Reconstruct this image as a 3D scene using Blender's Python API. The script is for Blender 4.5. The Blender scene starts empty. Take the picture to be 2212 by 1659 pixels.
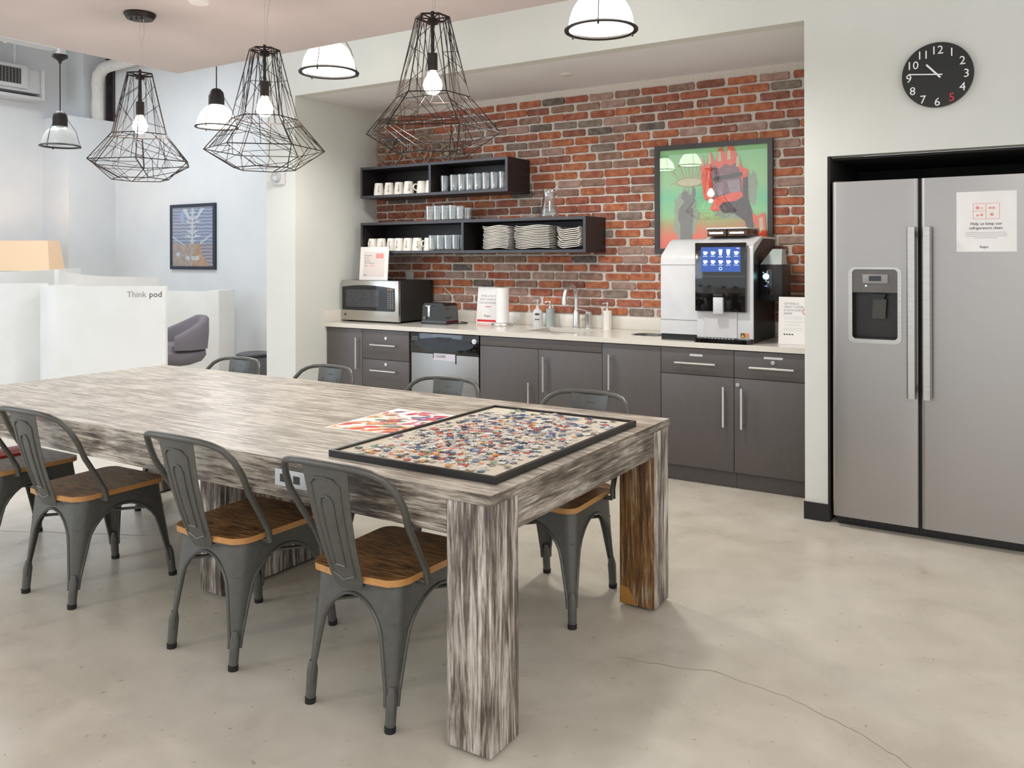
import bpy, bmesh, math, random
from mathutils import Vector, Matrix, Euler
random.seed(7)
PI = math.pi
scn = bpy.context.scene
COL = scn.collection

# ------------------------------------------------------------------ camera, world, lights, exposure
cam_d = bpy.data.cameras.new('camera')
cam = bpy.data.objects.new('camera', cam_d); COL.objects.link(cam)
cam_d.sensor_fit = 'HORIZONTAL'; cam_d.sensor_width = 36.0
cam_d.lens = 1812.46 / 2212 * 36.0
cam_d.shift_x = 0.0
cam_d.shift_y = -(829.5 - 556.4) / 2212
cam_d.clip_start = 0.05; cam_d.clip_end = 100
cam.matrix_world = (Matrix.Translation((1.1197, -5.8372, 1.4585)) @ Matrix.Rotation(0.563, 4, 'Z')
                    @ Matrix.Rotation(PI/2, 4, 'X') @ Matrix.Rotation(-0.002, 4, 'Z'))
scn.camera = cam

w = bpy.data.worlds.new('world'); scn.world = w; w.use_nodes = True
w.node_tree.nodes['Background'].inputs[0].default_value = (0.94, 0.975, 1.0, 1)
w.node_tree.nodes['Background'].inputs[1].default_value = 1.0

def area(name, loc, rot, sx, sy, power, col):
    l = bpy.data.lights.new(name, 'AREA'); l.shape = 'RECTANGLE'; l.size = sx; l.size_y = sy
    l.energy = power; l.color = col
    o = bpy.data.objects.new(name, l); COL.objects.link(o); o.location = loc; o.rotation_euler = rot
    return o
# daylight from the window side of the room, plus unseen ceiling fill lamps added for brightness
area('window_daylight', (-8.5, -7.5, 2.2), (math.radians(-78), 0, math.radians(-35) + PI), 5.0, 2.6, 95, (0.66, 0.82, 1.0))
area('added_ceiling_fill', (2.2, -6.2, 2.68), (0, 0, 0), 2.4, 2.4, 45, (1.0, 0.96, 0.90))
area('added_ceiling_fill', (-5.6, -4.2, 3.9), (0, 0, 0), 2.4, 2.4, 24, (0.92, 0.96, 1.0))
area('added_ceiling_fill', (-8.6, -0.6, 4.3), (0, 0, 0), 1.6, 1.6, 80, (0.90, 0.95, 1.0))  # added fill, brightens the far lounge wall

scn.view_settings.view_transform = 'Standard'
scn.view_settings.look = 'None'
scn.view_settings.exposure = 0.34
scn.view_settings.gamma = 1.0
scn.view_settings.use_curve_mapping = False

# ------------------------------------------------------------------ materials
def lin(h):
    h = h.lstrip('#'); out = []
    for i in (0, 2, 4):
        c = int(h[i:i+2], 16) / 255
        out.append(c / 12.92 if c <= 0.04045 else ((c + 0.055) / 1.055) ** 2.4)
    return (*out, 1.0)

def newmat(name):
    m = bpy.data.materials.new(name); m.use_nodes = True
    return m, m.node_tree, m.node_tree.nodes['Principled BSDF']

def mat(name, c1, c2=None, scale=8, rough=0.5, metal=0.0, stretch=(1, 1, 1), bump=0.0, coord='Object', spec=0.5, lo=0.35, hi=0.65,
        rough2=None, detail=4, coat=0.0):
    m, nt, p = newmat(name)
    p.inputs['Roughness'].default_value = rough; p.inputs['Metallic'].default_value = metal
    p.inputs['Specular IOR Level'].default_value = spec
    if coat: p.inputs['Coat Weight'].default_value = coat; p.inputs['Coat Roughness'].default_value = 0.08
    c2 = c2 or c1
    tc = nt.nodes.new('ShaderNodeTexCoord'); mp = nt.nodes.new('ShaderNodeMapping')
    mp.inputs['Scale'].default_value = stretch
    if coord == 'World':
        g = nt.nodes.new('ShaderNodeNewGeometry'); nt.links.new(g.outputs['Position'], mp.inputs['Vector'])
    else:
        nt.links.new(tc.outputs[coord], mp.inputs['Vector'])
    n = nt.nodes.new('ShaderNodeTexNoise'); n.inputs['Scale'].default_value = scale; n.inputs['Detail'].default_value = detail
    nt.links.new(mp.outputs[0], n.inputs['Vector'])
    r = nt.nodes.new('ShaderNodeValToRGB')
    r.color_ramp.elements[0].position = lo; r.color_ramp.elements[0].color = lin(c1)
    r.color_ramp.elements[1].position = hi; r.color_ramp.elements[1].color = lin(c2)
    nt.links.new(n.outputs['Fac'], r.inputs['Fac']); nt.links.new(r.outputs['Color'], p.inputs['Base Color'])
    if rough2 is not None:
        mr = nt.nodes.new('ShaderNodeMapRange'); mr.inputs['From Min'].default_value = lo; mr.inputs['From Max'].default_value = hi
        mr.inputs['To Min'].default_value = rough; mr.inputs['To Max'].default_value = rough2
        nt.links.new(n.outputs['Fac'], mr.inputs['Value']); nt.links.new(mr.outputs[0], p.inputs['Roughness'])
    if bump:
        b = nt.nodes.new('ShaderNodeBump'); b.inputs['Strength'].default_value = bump; b.inputs['Distance'].default_value = 0.01
        nt.links.new(n.outputs['Fac'], b.inputs['Height']); nt.links.new(b.outputs['Normal'], p.inputs['Normal'])
    return m

def ramp_mat(name, stops, scale, stretch, rough, bump=0.15, warp=0.0, coord='World', detail=8, rot=(0, 0, 0), fine=0.35, patch=0.3):
    m, nt, p = newmat(name); p.inputs['Roughness'].default_value = rough
    g = nt.nodes.new('ShaderNodeNewGeometry') if coord == 'World' else nt.nodes.new('ShaderNodeTexCoord')
    mp = nt.nodes.new('ShaderNodeMapping'); mp.inputs['Scale'].default_value = stretch; mp.inputs['Rotation'].default_value = rot
    nt.links.new(g.outputs['Position' if coord == 'World' else 'Object'], mp.inputs['Vector'])
    n = nt.nodes.new('ShaderNodeTexNoise'); n.inputs['Scale'].default_value = scale; n.inputs['Detail'].default_value = detail
    n.inputs['Roughness'].default_value = 0.62; n.inputs['Distortion'].default_value = warp
    nt.links.new(mp.outputs[0], n.inputs['Vector'])
    n2 = nt.nodes.new('ShaderNodeTexNoise'); n2.inputs['Scale'].default_value = scale*3.3; n2.inputs['Detail'].default_value = 6; n2.inputs['Roughness'].default_value = 0.7
    nt.links.new(mp.outputs[0], n2.inputs['Vector'])
    n3 = nt.nodes.new('ShaderNodeTexNoise'); n3.inputs['Scale'].default_value = 4.0; n3.inputs['Detail'].default_value = 3
    nt.links.new(g.outputs['Position' if coord == 'World' else 'Object'], n3.inputs['Vector'])
    m1 = nt.nodes.new('ShaderNodeMath'); m1.operation = 'MULTIPLY_ADD'; m1.inputs[1].default_value = fine
    m2 = nt.nodes.new('ShaderNodeMath'); m2.operation = 'MULTIPLY_ADD'; m2.inputs[1].default_value = patch
    m3 = nt.nodes.new('ShaderNodeMath'); m3.operation = 'SUBTRACT'; m3.inputs[1].default_value = 0.5*(fine + patch)
    nt.links.new(n2.outputs['Fac'], m1.inputs[0]); nt.links.new(n.outputs['Fac'], m1.inputs[2])
    nt.links.new(n3.outputs['Fac'], m2.inputs[0]); nt.links.new(m1.outputs[0], m2.inputs[2]); nt.links.new(m2.outputs[0], m3.inputs[0])
    fac = m3.outputs[0]
    r = nt.nodes.new('ShaderNodeValToRGB'); e = r.color_ramp.elements
    while len(e) < len(stops): e.new(0.5)
    for k, (pos, c) in enumerate(stops): e[k].position = pos; e[k].color = lin(c)
    nt.links.new(fac, r.inputs['Fac']); nt.links.new(r.outputs['Color'], p.inputs['Base Color'])
    if bump:
        b = nt.nodes.new('ShaderNodeBump'); b.inputs['Strength'].default_value = bump; b.inputs['Distance'].default_value = 0.006
        nt.links.new(fac, b.inputs['Height']); nt.links.new(b.outputs['Normal'], p.inputs['Normal'])
    return m

def emit(name, col, strength, base='ffffff'):
    m, nt, p = newmat(name)
    p.inputs['Base Color'].default_value = lin(base); p.inputs['Emission Color'].default_value = lin(col)
    p.inputs['Emission Strength'].default_value = strength; p.inputs['Roughness'].default_value = 0.4
    return m

def glassy(name, tint='ffffff', edge=0.75, base=0.06, rough=0.02, diffuse=0.0):
    m = bpy.data.materials.new(name); m.use_nodes = True; nt = m.node_tree
    for n in list(nt.nodes):
        if n.type == 'BSDF_PRINCIPLED': nt.nodes.remove(n)
    out = [n for n in nt.nodes if n.type == 'OUTPUT_MATERIAL'][0]
    t = nt.nodes.new('ShaderNodeBsdfTransparent'); t.inputs[0].default_value = lin(tint)
    gl = nt.nodes.new('ShaderNodeBsdfGlossy'); gl.inputs['Roughness'].default_value = rough
    lw = nt.nodes.new('ShaderNodeLayerWeight'); lw.inputs['Blend'].default_value = 0.35
    mr = nt.nodes.new('ShaderNodeMapRange'); mr.inputs['To Min'].default_value = base; mr.inputs['To Max'].default_value = edge
    nt.links.new(lw.outputs['Facing'], mr.inputs['Value'])
    mx = nt.nodes.new('ShaderNodeMixShader'); nt.links.new(mr.outputs[0], mx.inputs[0])
    nt.links.new(t.outputs[0], mx.inputs[1]); nt.links.new(gl.outputs[0], mx.inputs[2])
    if diffuse:
        d = nt.nodes.new('ShaderNodeBsdfDiffuse'); d.inputs[0].default_value = (0.9, 0.92, 0.9, 1)
        m2 = nt.nodes.new('ShaderNodeMixShader'); m2.inputs[0].default_value = diffuse
        nt.links.new(mx.outputs[0], m2.inputs[1]); nt.links.new(d.outputs[0], m2.inputs[2]); mx = m2
    nt.links.new(mx.outputs[0], out.inputs['Surface'])
    return m

M = {}
M['wall'] = mat('wall_paint', 'd6d7cf', 'dadad3', 3, 0.75)
M['wall_far'] = mat('wall_paint_far', 'd3d6d8', 'd8dadb', 3, 0.75)
M['ceil'] = mat('ceiling_paint', 'd0c6c5', 'd5cbca', 2, 0.8)
M['soffit'] = mat('soffit_paint', 'e4e2e2', 'e9e7e7', 2, 0.8)
M['mortar'] = mat('mortar', 'cbc1b6', 'd6ccc1', 60, 0.95, bump=0.3)
M['black_base'] = mat('black_vinyl', '17181a', '1c1d1f', 10, 0.5)
M['niche'] = mat('niche_dark_shade', '2a2826', '34312e', 6, 0.8)  # dark lining; the shade inside the niche is put into its colour
M['laminate'] = mat('grey_laminate', '554f4d', '5a5452', 14, 0.45, stretch=(3, 3, 0.5), lo=0.2, hi=0.8)
M['laminate_edge'] = mat('laminate_edge', '3d3937', '46413f', 8, 0.5)
M['quartz'] = mat('quartz', 'd6d0c4', 'dcd6cb', 90, 0.16, detail=2)
M['chrome'] = mat('brushed_steel_bar', 'd6d5d2', 'dfdedb', 40, 0.32, 0.9)
M['steel'] = mat('stainless', '96938f', '9a9793', 5, 0.42, 1.0, stretch=(2, 2, 60), lo=0.3, hi=0.7)
M['steel_h'] = mat('stainless_trim', 'b8b5b0', 'c6c3be', 5, 0.3, 1.0, stretch=(2, 2, 60))
M['fridge'] = mat('fridge_stainless', 'a8a4a1', 'aba7a4', 3, 0.36, 1.0, stretch=(3, 3, 60), lo=0.2, hi=0.8)
M['dark_plastic'] = mat('dark_plastic', '141416', '1a1a1d', 20, 0.35)
M['gloss_black'] = mat('gloss_black', '08080a', '0c0c0e', 5, 0.06, coat=0.5)
M['black_wrinkle'] = mat('black_powder', '1d1c1a', '24231f', 120, 0.6, bump=0.1)
M['grey_plastic'] = mat('grey_plastic', '5d5a57', '666360', 12, 0.45)
M['white_plastic'] = mat('white_plastic', 'c6c6c7', 'cdcdcd', 8, 0.35)
M['white_gloss'] = mat('white_ceramic', 'e9e4da', 'eee9e0', 8, 0.15)
M['paper'] = mat('white_paper', 'eeeae6', 'f2efec', 10, 0.7)
M['paper_pink'] = mat('pink_print', 'e2d6d0', 'e6dad5', 10, 0.7)
M['ink'] = mat('dark_ink', '3a3637', '423e3f', 10, 0.7)
M['ink_grey'] = mat('grey_ink', '8d8886', '979290', 10, 0.7)
M['ink_red'] = mat('red_ink', 'd8303a', 'dc3c44', 10, 0.7)
M['ink_pink'] = mat('pale_red_ink', 'e8958e', 'ec9f98', 10, 0.7)
M['ink_white'] = mat('white_ink', 'f0f0ee', 'f4f4f2', 10, 0.7)
M['espresso'] = mat('espresso_board', '1f1a1b', '282223', 18, 0.45, stretch=(1, 4, 4))
M['espresso_edge_sheen'] = mat('espresso_edge_sheen', '35353a', '3d3d43', 18, 0.4, stretch=(1, 4, 4))  # lighter grey-blue: reflection on the front edges put into the colour
M['gun'] = mat('gunmetal_paint', '55544f', '5c5b56', 40, 0.34, 0.3, rough2=0.42)
M['rubber'] = mat('black_rubber', '131313', '181818', 30, 0.7)
M['cage'] = mat('black_wire', '2b2725', '352f2c', 30, 0.45, 0.5)
M['iron'] = mat('cast_iron', '7d6c5c', '8f7d6b', 30, 0.6, 0.3, bump=0.2)
M['cord_clear'] = mat('clear_cord', 'b9b2ac', 'c4bdb7', 30, 0.3)
M['bottle_grey'] = mat('grey_ceramic', '9fa9a4', 'a8b2ad', 8, 0.3)
M['fabric'] = mat('grey_felt', '6f6a72', '7c777f', 220, 0.9, bump=0.2)
M['bin'] = mat('grey_bin', '55565a', '5f6064', 10, 0.5)
M['pod'] = mat('pod_white', 'e6e6e2', 'ebebe8', 3, 0.3)
M['shade_lit'] = emit('lampshade_glow', 'ffcf9c', 0.24, 'cbb498')
M['dome_on'] = emit('dome_glow', 'fffdf4', 3.5)
M['dome_disc'] = emit('dome_diffuser_glow', 'fffef8', 6.0)
M['dome_off'] = glassy('dome_off_glass', 'f0f4f4', 0.5, 0.12, 0.08, 0.5)
M['bulb'] = emit('bulb_glow', 'ffd2c0', 14.0)
M['bulb_glass'] = glassy('bulb_glass', 'fff6f0', 0.5, 0.03)
M['glass'] = glassy('drinking_glass', 'fbfcfb', 0.95, 0.10, 0.03, 0.015)
M['pane'] = glassy('picture_pane', 'ffffff', 0.6, 0.06, 0.01)
M['screen'] = emit('screen_blue', '2f57a8', 0.9, '101820')
M['icon'] = emit('screen_icon', 'cfe0ff', 1.0)
M['led'] = emit('led_cyan', '7fe6f4', 2.2)
M['led_blue'] = emit('led_blue', '4a6cff', 1.6)
M['seat_top'] = ramp_mat('stained_wood', [(0.36, '33210f'), (0.46, '65431f'), (0.54, '875f34'), (0.66, 'a2784a')], 2.4, (2.4, 22, 8), 0.33, 0.1, 2.2, 'Object')
M['seat_edge'] = mat('pale_wood_edge', 'b57f47', 'c99459', 20, 0.45, stretch=(2, 2, 20))
M['red'] = mat('red_folder', 'd03029', 'd83a32', 6, 0.5)
WS = [(0.30, '4a423a'), (0.42, '7d7469'), (0.5, 'a49b8f'), (0.6, 'c2bbb0'), (0.75, 'd6d0c6')]
M['wood_top'] = ramp_mat('weathered_top', [(0.33, '83796b'), (0.44, '9f9587'), (0.52, 'b7ad9f'), (0.60, 'd2cabb')], 3.0, (1.5, 17, 4), 0.3, 0.06, 0.4, fine=0.75, patch=0.35)
M['wood_x'] = ramp_mat('weathered_grain_x', [(0.32, '3f372f'), (0.43, '685d52'), (0.52, '8a8074'), (0.61, 'aca294'), (0.70, 'c6bdb0')], 2.6, (1.5, 16, 22), 0.5, 0.2, 0.6, fine=0.7, patch=0.75)
M['wood_y'] = ramp_mat('weathered_grain_y', [(0.32, '3f372f'), (0.45, '5f5449'), (0.55, '7d7266'), (0.66, 'a0968a'), (0.76, 'c0b7ab')], 2.6, (16, 1.5, 22), 0.5, 0.2, 0.6, fine=0.7, patch=0.6)
M['wood_z'] = ramp_mat('weathered_grain_z', [(0.33, '42372f'), (0.43, '6d6157'), (0.51, '978d82'), (0.59, 'b9b0a6'), (0.7, 'd8d1c8')], 2.2, (15, 15, 1.2), 0.5, 0.25, 0.7, fine=0.65, patch=0.45)
M['wood_brown'] = ramp_mat('weathered_brown', [(0.35, '3b2612'), (0.48, '6a4720'), (0.56, '7e5a30'), (0.68, 'a99a88')], 2.2, (15, 15, 1.2), 0.5, 0.25, 0.7, fine=0.6)

# polished concrete
def concrete():
    m, nt, p = newmat('polished_concrete')
    g = nt.nodes.new('ShaderNodeNewGeometry')
    def noise(s, d=6, dist=0.0, sc=(1, 1, 1)):
        mp = nt.nodes.new('ShaderNodeMapping'); mp.inputs['Scale'].default_value = sc
        nt.links.new(g.outputs['Position'], mp.inputs['Vector'])
        n = nt.nodes.new('ShaderNodeTexNoise'); n.inputs['Scale'].default_value = s; n.inputs['Detail'].default_value = d
        n.inputs['Distortion'].default_value = dist; nt.links.new(mp.outputs[0], n.inputs['Vector']); return n
    a = noise(0.9, 5, 0.6); b = noise(5, 8, 0.4); c = noise(34, 2, 0.0, (1, 1.0, 1))
    r = nt.nodes.new('ShaderNodeValToRGB'); e = r.color_ramp.elements; e.new(0.5)
    for k, (pos, col) in enumerate([(0.3, 'c6bdac'), (0.5, 'd0c8b9'), (0.7, 'd8d2c6')]): e[k].position = pos; e[k].color = lin(col)
    nt.links.new(a.outputs['Fac'], r.inputs['Fac'])
    r2 = nt.nodes.new('ShaderNodeValToRGB'); e = r2.color_ramp.elements
    e[0].position = 0.12; e[0].color = (0.74, 0.73, 0.71, 1); e[1].position = 0.8; e[1].color = (1.1, 1.1, 1.1, 1)
    nt.links.new(b.outputs['Fac'], r2.inputs['Fac'])
    mx = nt.nodes.new('ShaderNodeMix'); mx.data_type = 'RGBA'; mx.blend_type = 'MULTIPLY'; mx.inputs[0].default_value = 0.75
    nt.links.new(r.outputs['Color'], mx.inputs[6]); nt.links.new(r2.outputs['Color'], mx.inputs[7])
    r3 = nt.nodes.new('ShaderNodeValToRGB'); e = r3.color_ramp.elements
    e[0].position = 0.25; e[0].color = (0.45, 0.38, 0.28, 1); e[1].position = 0.315; e[1].color = (1, 1, 1, 1)
    nt.links.new(c.outputs['Fac'], r3.inputs['Fac'])
    mx2 = nt.nodes.new('ShaderNodeMix'); mx2.data_type = 'RGBA'; mx2.blend_type = 'MULTIPLY'; mx2.inputs[0].default_value = 0.55
    nt.links.new(mx.outputs[2], mx2.inputs[6]); nt.links.new(r3.outputs['Color'], mx2.inputs[7])
    nt.links.new(mx2.outputs[2], p.inputs['Base Color'])
    mr = nt.nodes.new('ShaderNodeMapRange'); mr.inputs['To Min'].default_value = 0.18; mr.inputs['To Max'].default_value = 0.42
    nt.links.new(b.outputs['Fac'], mr.inputs['Value']); nt.links.new(mr.outputs[0], p.inputs['Roughness'])
    return m
M['concrete'] = concrete()

def brick_mat(name, c1, c2, white=0.3):
    m, nt, p = newmat(name); p.inputs['Roughness'].default_value = 0.92
    g = nt.nodes.new('ShaderNodeNewGeometry')
    n = nt.nodes.new('ShaderNodeTexNoise'); n.inputs['Scale'].default_value = 22; n.inputs['Detail'].default_value = 6
    nt.links.new(g.outputs['Position'], n.inputs['Vector'])
    r = nt.nodes.new('ShaderNodeValToRGB'); e = r.color_ramp.elements
    e[0].position = 0.36; e[0].color = lin(c1); e[1].position = 0.62; e[1].color = lin(c2)
    nt.links.new(n.outputs['Fac'], r.inputs['Fac'])
    n2 = nt.nodes.new('ShaderNodeTexNoise'); n2.inputs['Scale'].default_value = 16; n2.inputs['Detail'].default_value = 7; n2.inputs['Roughness'].default_value = 0.7
    nt.links.new(g.outputs['Position'], n2.inputs['Vector'])
    r2 = nt.nodes.new('ShaderNodeValToRGB'); e = r2.color_ramp.elements
    e[0].position = 0.60 - 0.1 * white; e[0].color = (0, 0, 0, 1); e[1].position = 0.75; e[1].color = (white, white, white, 1)
    nt.links.new(n2.outputs['Fac'], r2.inputs['Fac'])
    mx = nt.nodes.new('ShaderNodeMix'); mx.data_type = 'RGBA'; mx.inputs[7].default_value = lin('b9ab9c')
    nt.links.new(r2.outputs['Color'], mx.inputs[0]); nt.links.new(r.outputs['Color'], mx.inputs[6])
    nt.links.new(mx.outputs[2], p.inputs['Base Color'])
    b = nt.nodes.new('ShaderNodeBump'); b.inputs['Strength'].default_value = 0.5; b.inputs['Distance'].default_value = 0.006
    nt.links.new(n.outputs['Fac'], b.inputs['Height']); nt.links.new(b.outputs['Normal'], p.inputs['Normal'])
    return m
BRICKS = [brick_mat('brick_orange', '99553a', 'b57250', 0.4), brick_mat('brick_red', '8a4c3a', 'a5654e', 0.45), brick_mat('brick_deep', '784a3c', '935f4e', 0.5),
          brick_mat('brick_brown', '7c6051', '977666', 0.6), brick_mat('brick_pale', '92756a', 'aa8b7c', 0.75), brick_mat('brick_grey', '746559', '8b7c70', 0.6),
          brick_mat('brick_dark', '5a4f48', '746960', 0.55)]
BRICK_W = [0.26, 0.22, 0.13, 0.16, 0.11, 0.08, 0.04]

# ------------------------------------------------------------------ mesh helpers
def B(): return bmesh.new()
def box(bm, x0, x1, y0, y1, z0, z1, mi=0, bev=0.0):
    vs = [bm.verts.new(p) for p in ((x0,y0,z0),(x1,y0,z0),(x1,y1,z0),(x0,y1,z0),(x0,y0,z1),(x1,y0,z1),(x1,y1,z1),(x0,y1,z1))]
    fs = []
    for q in ((0,3,2,1),(4,5,6,7),(0,1,5,4),(1,2,6,5),(2,3,7,6),(3,0,4,7)):
        f = bm.faces.new([vs[i] for i in q]); f.material_index = mi; fs.append(f)
    if bev:
        es = set(e for f in fs for e in f.edges)
        r = bmesh.ops.bevel(bm, geom=list(es), offset=bev, segments=2, profile=0.5, affect='EDGES')
        for f in r['faces']: f.material_index = mi
    return bm
def frame_basis(d):
    d = d.normalized(); u = Vector((0, 0, 1)) if abs(d.z) < 0.95 else Vector((1, 0, 0))
    a = d.cross(u).normalized(); return a, d.cross(a).normalized()
def tube(bm, pts, r, seg=8, closed=False, mi=0, caps=True):
    pts = [Vector(p) for p in pts]; n = len(pts); rr = r if isinstance(r, (list, tuple)) else [r] * n
    rings = []; pa = None
    for i, p in enumerate(pts):
        if closed: d = pts[(i+1) % n] - pts[i-1]
        else: d = pts[min(i+1, n-1)] - pts[max(i-1, 0)]
        if d.length < 1e-9: d = Vector((0, 0, 1))
        d.normalize()
        if pa is None: a, b = frame_basis(d)
        else:
            a = pa - d * pa.dot(d)
            if a.length < 1e-6: a, b = frame_basis(d)
            a.normalize(); b = d.cross(a)
        pa = a
        rings.append([bm.verts.new(p + (a * math.cos(2*PI*k/seg) + b * math.sin(2*PI*k/seg)) * rr[i]) for k in range(seg)])
    for i in range(n if closed else n - 1):
        A, Bq = rings[i], rings[(i+1) % n]
        for k in range(seg):
            f = bm.faces.new((A[k], A[(k+1) % seg], Bq[(k+1) % seg], Bq[k])); f.material_index = mi; f.smooth = True
    if caps and not closed:
        f = bm.faces.new(rings[0][::-1]); f.material_index = mi
        f = bm.faces.new(rings[-1]); f.material_index = mi
    return bm
def lathe(bm, prof, seg=24, c=(0, 0, 0), mi=0, a0=0.0, a1=2*PI):
    full = abs(a1 - a0 - 2*PI) < 1e-6; c = Vector(c); rings = []
    ns = seg if full else seg + 1
    for (r, z) in prof:
        if r < 1e-6: rings.append([bm.verts.new(c + Vector((0, 0, z)))])
        else: rings.append([bm.verts.new(c + Vector((r*math.cos(a0+(a1-a0)*k/seg), r*math.sin(a0+(a1-a0)*k/seg), z))) for k in range(ns)])
    for A, Bq in zip(rings, rings[1:]):
        for k in range(seg):
            k2 = (k+1) % ns
            if len(A) == 1 and len(Bq) == 1: continue
            if len(A) == 1: f = bm.faces.new((A[0], Bq[k2], Bq[k]))
            elif len(Bq) == 1: f = bm.faces.new((A[k], A[k2], Bq[0]))
            else: f = bm.faces.new((A[k], A[k2], Bq[k2], Bq[k]))
            f.material_index = mi; f.smooth = True
    return bm
def prism(bm, poly, axis, a, b, mi=0, mi_cap=None):
    def P(u, v, t): return {'x': (t, u, v), 'y': (u, t, v), 'z': (u, v, t)}[axis]
    A = [bm.verts.new(P(u, v, a)) for u, v in poly]; Bq = [bm.verts.new(P(u, v, b)) for u, v in poly]; n = len(poly)
    for f in (bm.faces.new(A), bm.faces.new(Bq[::-1])): f.material_index = mi if mi_cap is None else mi_cap
    for k in range(n):
        f = bm.faces.new((A[k], Bq[k], Bq[(k+1) % n], A[(k+1) % n])); f.material_index = mi
    return bm
def ball(bm, c, r, seg=16, mi=0, sz=1.0):
    n = seg // 2
    lathe(bm, [(r*math.sin(PI*k/n), -r*sz*math.cos(PI*k/n)) for k in range(n+1)], seg, c, mi); return bm
def rrect(x0, x1, y0, y1, r, n=5):
    out = []
    for cx, cy, a in ((x1-r, y1-r, 0), (x0+r, y1-r, PI/2), (x0+r, y0+r, PI), (x1-r, y0+r, 3*PI/2)):
        for k in range(n+1):
            t = a + PI/2*k/n; out.append((cx + r*math.cos(t), cy + r*math.sin(t)))
    return out
def obj(name, bm, mats, parent=None, loc=None, rot=None, sharp=40, label=None):
    if not isinstance(mats, (list, tuple)): mats = [mats]
    bmesh.ops.recalc_face_normals(bm, faces=bm.faces)
    me = bpy.data.meshes.new(name); bm.to_mesh(me); bm.free()
    for m in mats: me.materials.append(M[m] if isinstance(m, str) else m)
    for p in me.polygons: p.use_smooth = True
    me.set_sharp_from_angle(angle=math.radians(sharp))
    o = bpy.data.objects.new(name, me); COL.objects.link(o)
    if parent: o.parent = parent
    if loc: o.location = loc
    if rot: o.rotation_euler = rot
    if label: o['label'] = label
    return o
def tag(o, label, cat, group=None):
    o['label'] = label; o['category'] = cat
    if group: o['group'] = group
    return o
def thing(name, label, cat, loc=(0, 0, 0), rz=0.0, group=None):
    o = bpy.data.objects.new(name, None); COL.objects.link(o); o.location = loc; o.rotation_euler = (0, 0, rz)
    o.empty_display_size = 0.05
    return tag(o, label, cat, group)
def struct(name, bm, mats, parent=None):
    o = obj(name, bm, mats, parent)
    if not parent: o['kind'] = 'structure'
    return o
def dup(root, loc, rz=None, label=None, group=None):
    r = root.copy(); COL.objects.link(r); r.location = loc
    if rz is not None: r.rotation_euler = (0, 0, rz)
    if label: r['label'] = label
    if group: r['group'] = group
    for ch in list(root.children):
        c = ch.copy(); COL.objects.link(c); c.parent = r
        for g in list(ch.children):
            d = g.copy(); COL.objects.link(d); d.parent = c
    return r
def text(name, body, size, loc, rot, m, parent=None, align='LEFT', ext=0.0004, sx=1.0, spacing=1.0):
    cu = bpy.data.curves.new(name, 'FONT'); cu.body = body; cu.size = size; cu.extrude = ext; cu.align_x = align
    cu.align_y = 'TOP'; cu.space_line = spacing; cu.resolution_u = 2
    t = bpy.data.objects.new(name, cu); COL.objects.link(t)
    dg = bpy.context.evaluated_depsgraph_get(); dg.update()
    me = bpy.data.meshes.new_from_object(t.evaluated_get(dg))
    bpy.data.objects.remove(t); bpy.data.curves.remove(cu)
    me.name = name; me.materials.clear(); me.materials.append(M[m])
    o = bpy.data.objects.new(name, me); COL.objects.link(o)
    o.location = loc; o.rotation_euler = rot; o.scale = (sx, 1, 1)
    if parent: o.parent = parent
    return o
FACE = (PI/2, 0, 0)                       # writing that faces the room (-y)
ORD = ['first', 'second', 'third', 'fourth', 'fifth', 'sixth', 'seventh', 'eighth', 'ninth', 'tenth', 'eleventh', 'twelfth', 'thirteenth',
       'fourteenth', 'fifteenth', 'sixteenth']

# ------------------------------------------------------------------ room shell
XL, HS, DA = -4.02, 2.78, -1.0
fl = struct('floor', box(B(), -16, 4.5, -9.5, 3.0, -0.1, 0.0), 'concrete')
bm = B()
def strip(bm, pts, wd, z=0.0006):
    L = []
    for i, (x, y) in enumerate(pts):
        a = Vector(pts[max(i-1, 0)]); b = Vector(pts[min(i+1, len(pts)-1)]); d = (b - a).normalized(); n = Vector((-d.y, d.x)) * wd * random.uniform(0.5, 1.3)
        L.append((bm.verts.new((x+n.x, y+n.y, z)), bm.verts.new((x-n.x, y-n.y, z))))
    for A, Bq in zip(L, L[1:]): bm.faces.new((A[0], A[1], Bq[1], Bq[0]))
def wob(pts, n=7, a=0.008):
    out = []
    for (x0, y0), (x1, y1) in zip(pts, pts[1:]):
        for k in range(n):
            t = k / n; out.append((x0+(x1-x0)*t + random.uniform(-a, a), y0+(y1-y0)*t + random.uniform(-a, a)))
    return out + [pts[-1]]
M['crack'] = mat('crack_line', '998d7a', 'a79b88', 30, 0.8)
strip(bm, wob([(-0.2, -3.04), (-0.079, -3.026), (0.154, -2.96), (0.399, -3.0), (0.636, -3.093), (0.804, -3.206), (1.0, -3.45)]), 0.0013)
obj('crack', bm, 'crack', fl)
bm = B(); strip(bm, wob([(-2.3, -3.2), (-2.7, -3.05), (-3.2, -3.3), (-3.6, -3.5)], 9), 0.0018); obj('crack', bm, 'crack', fl)

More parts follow.
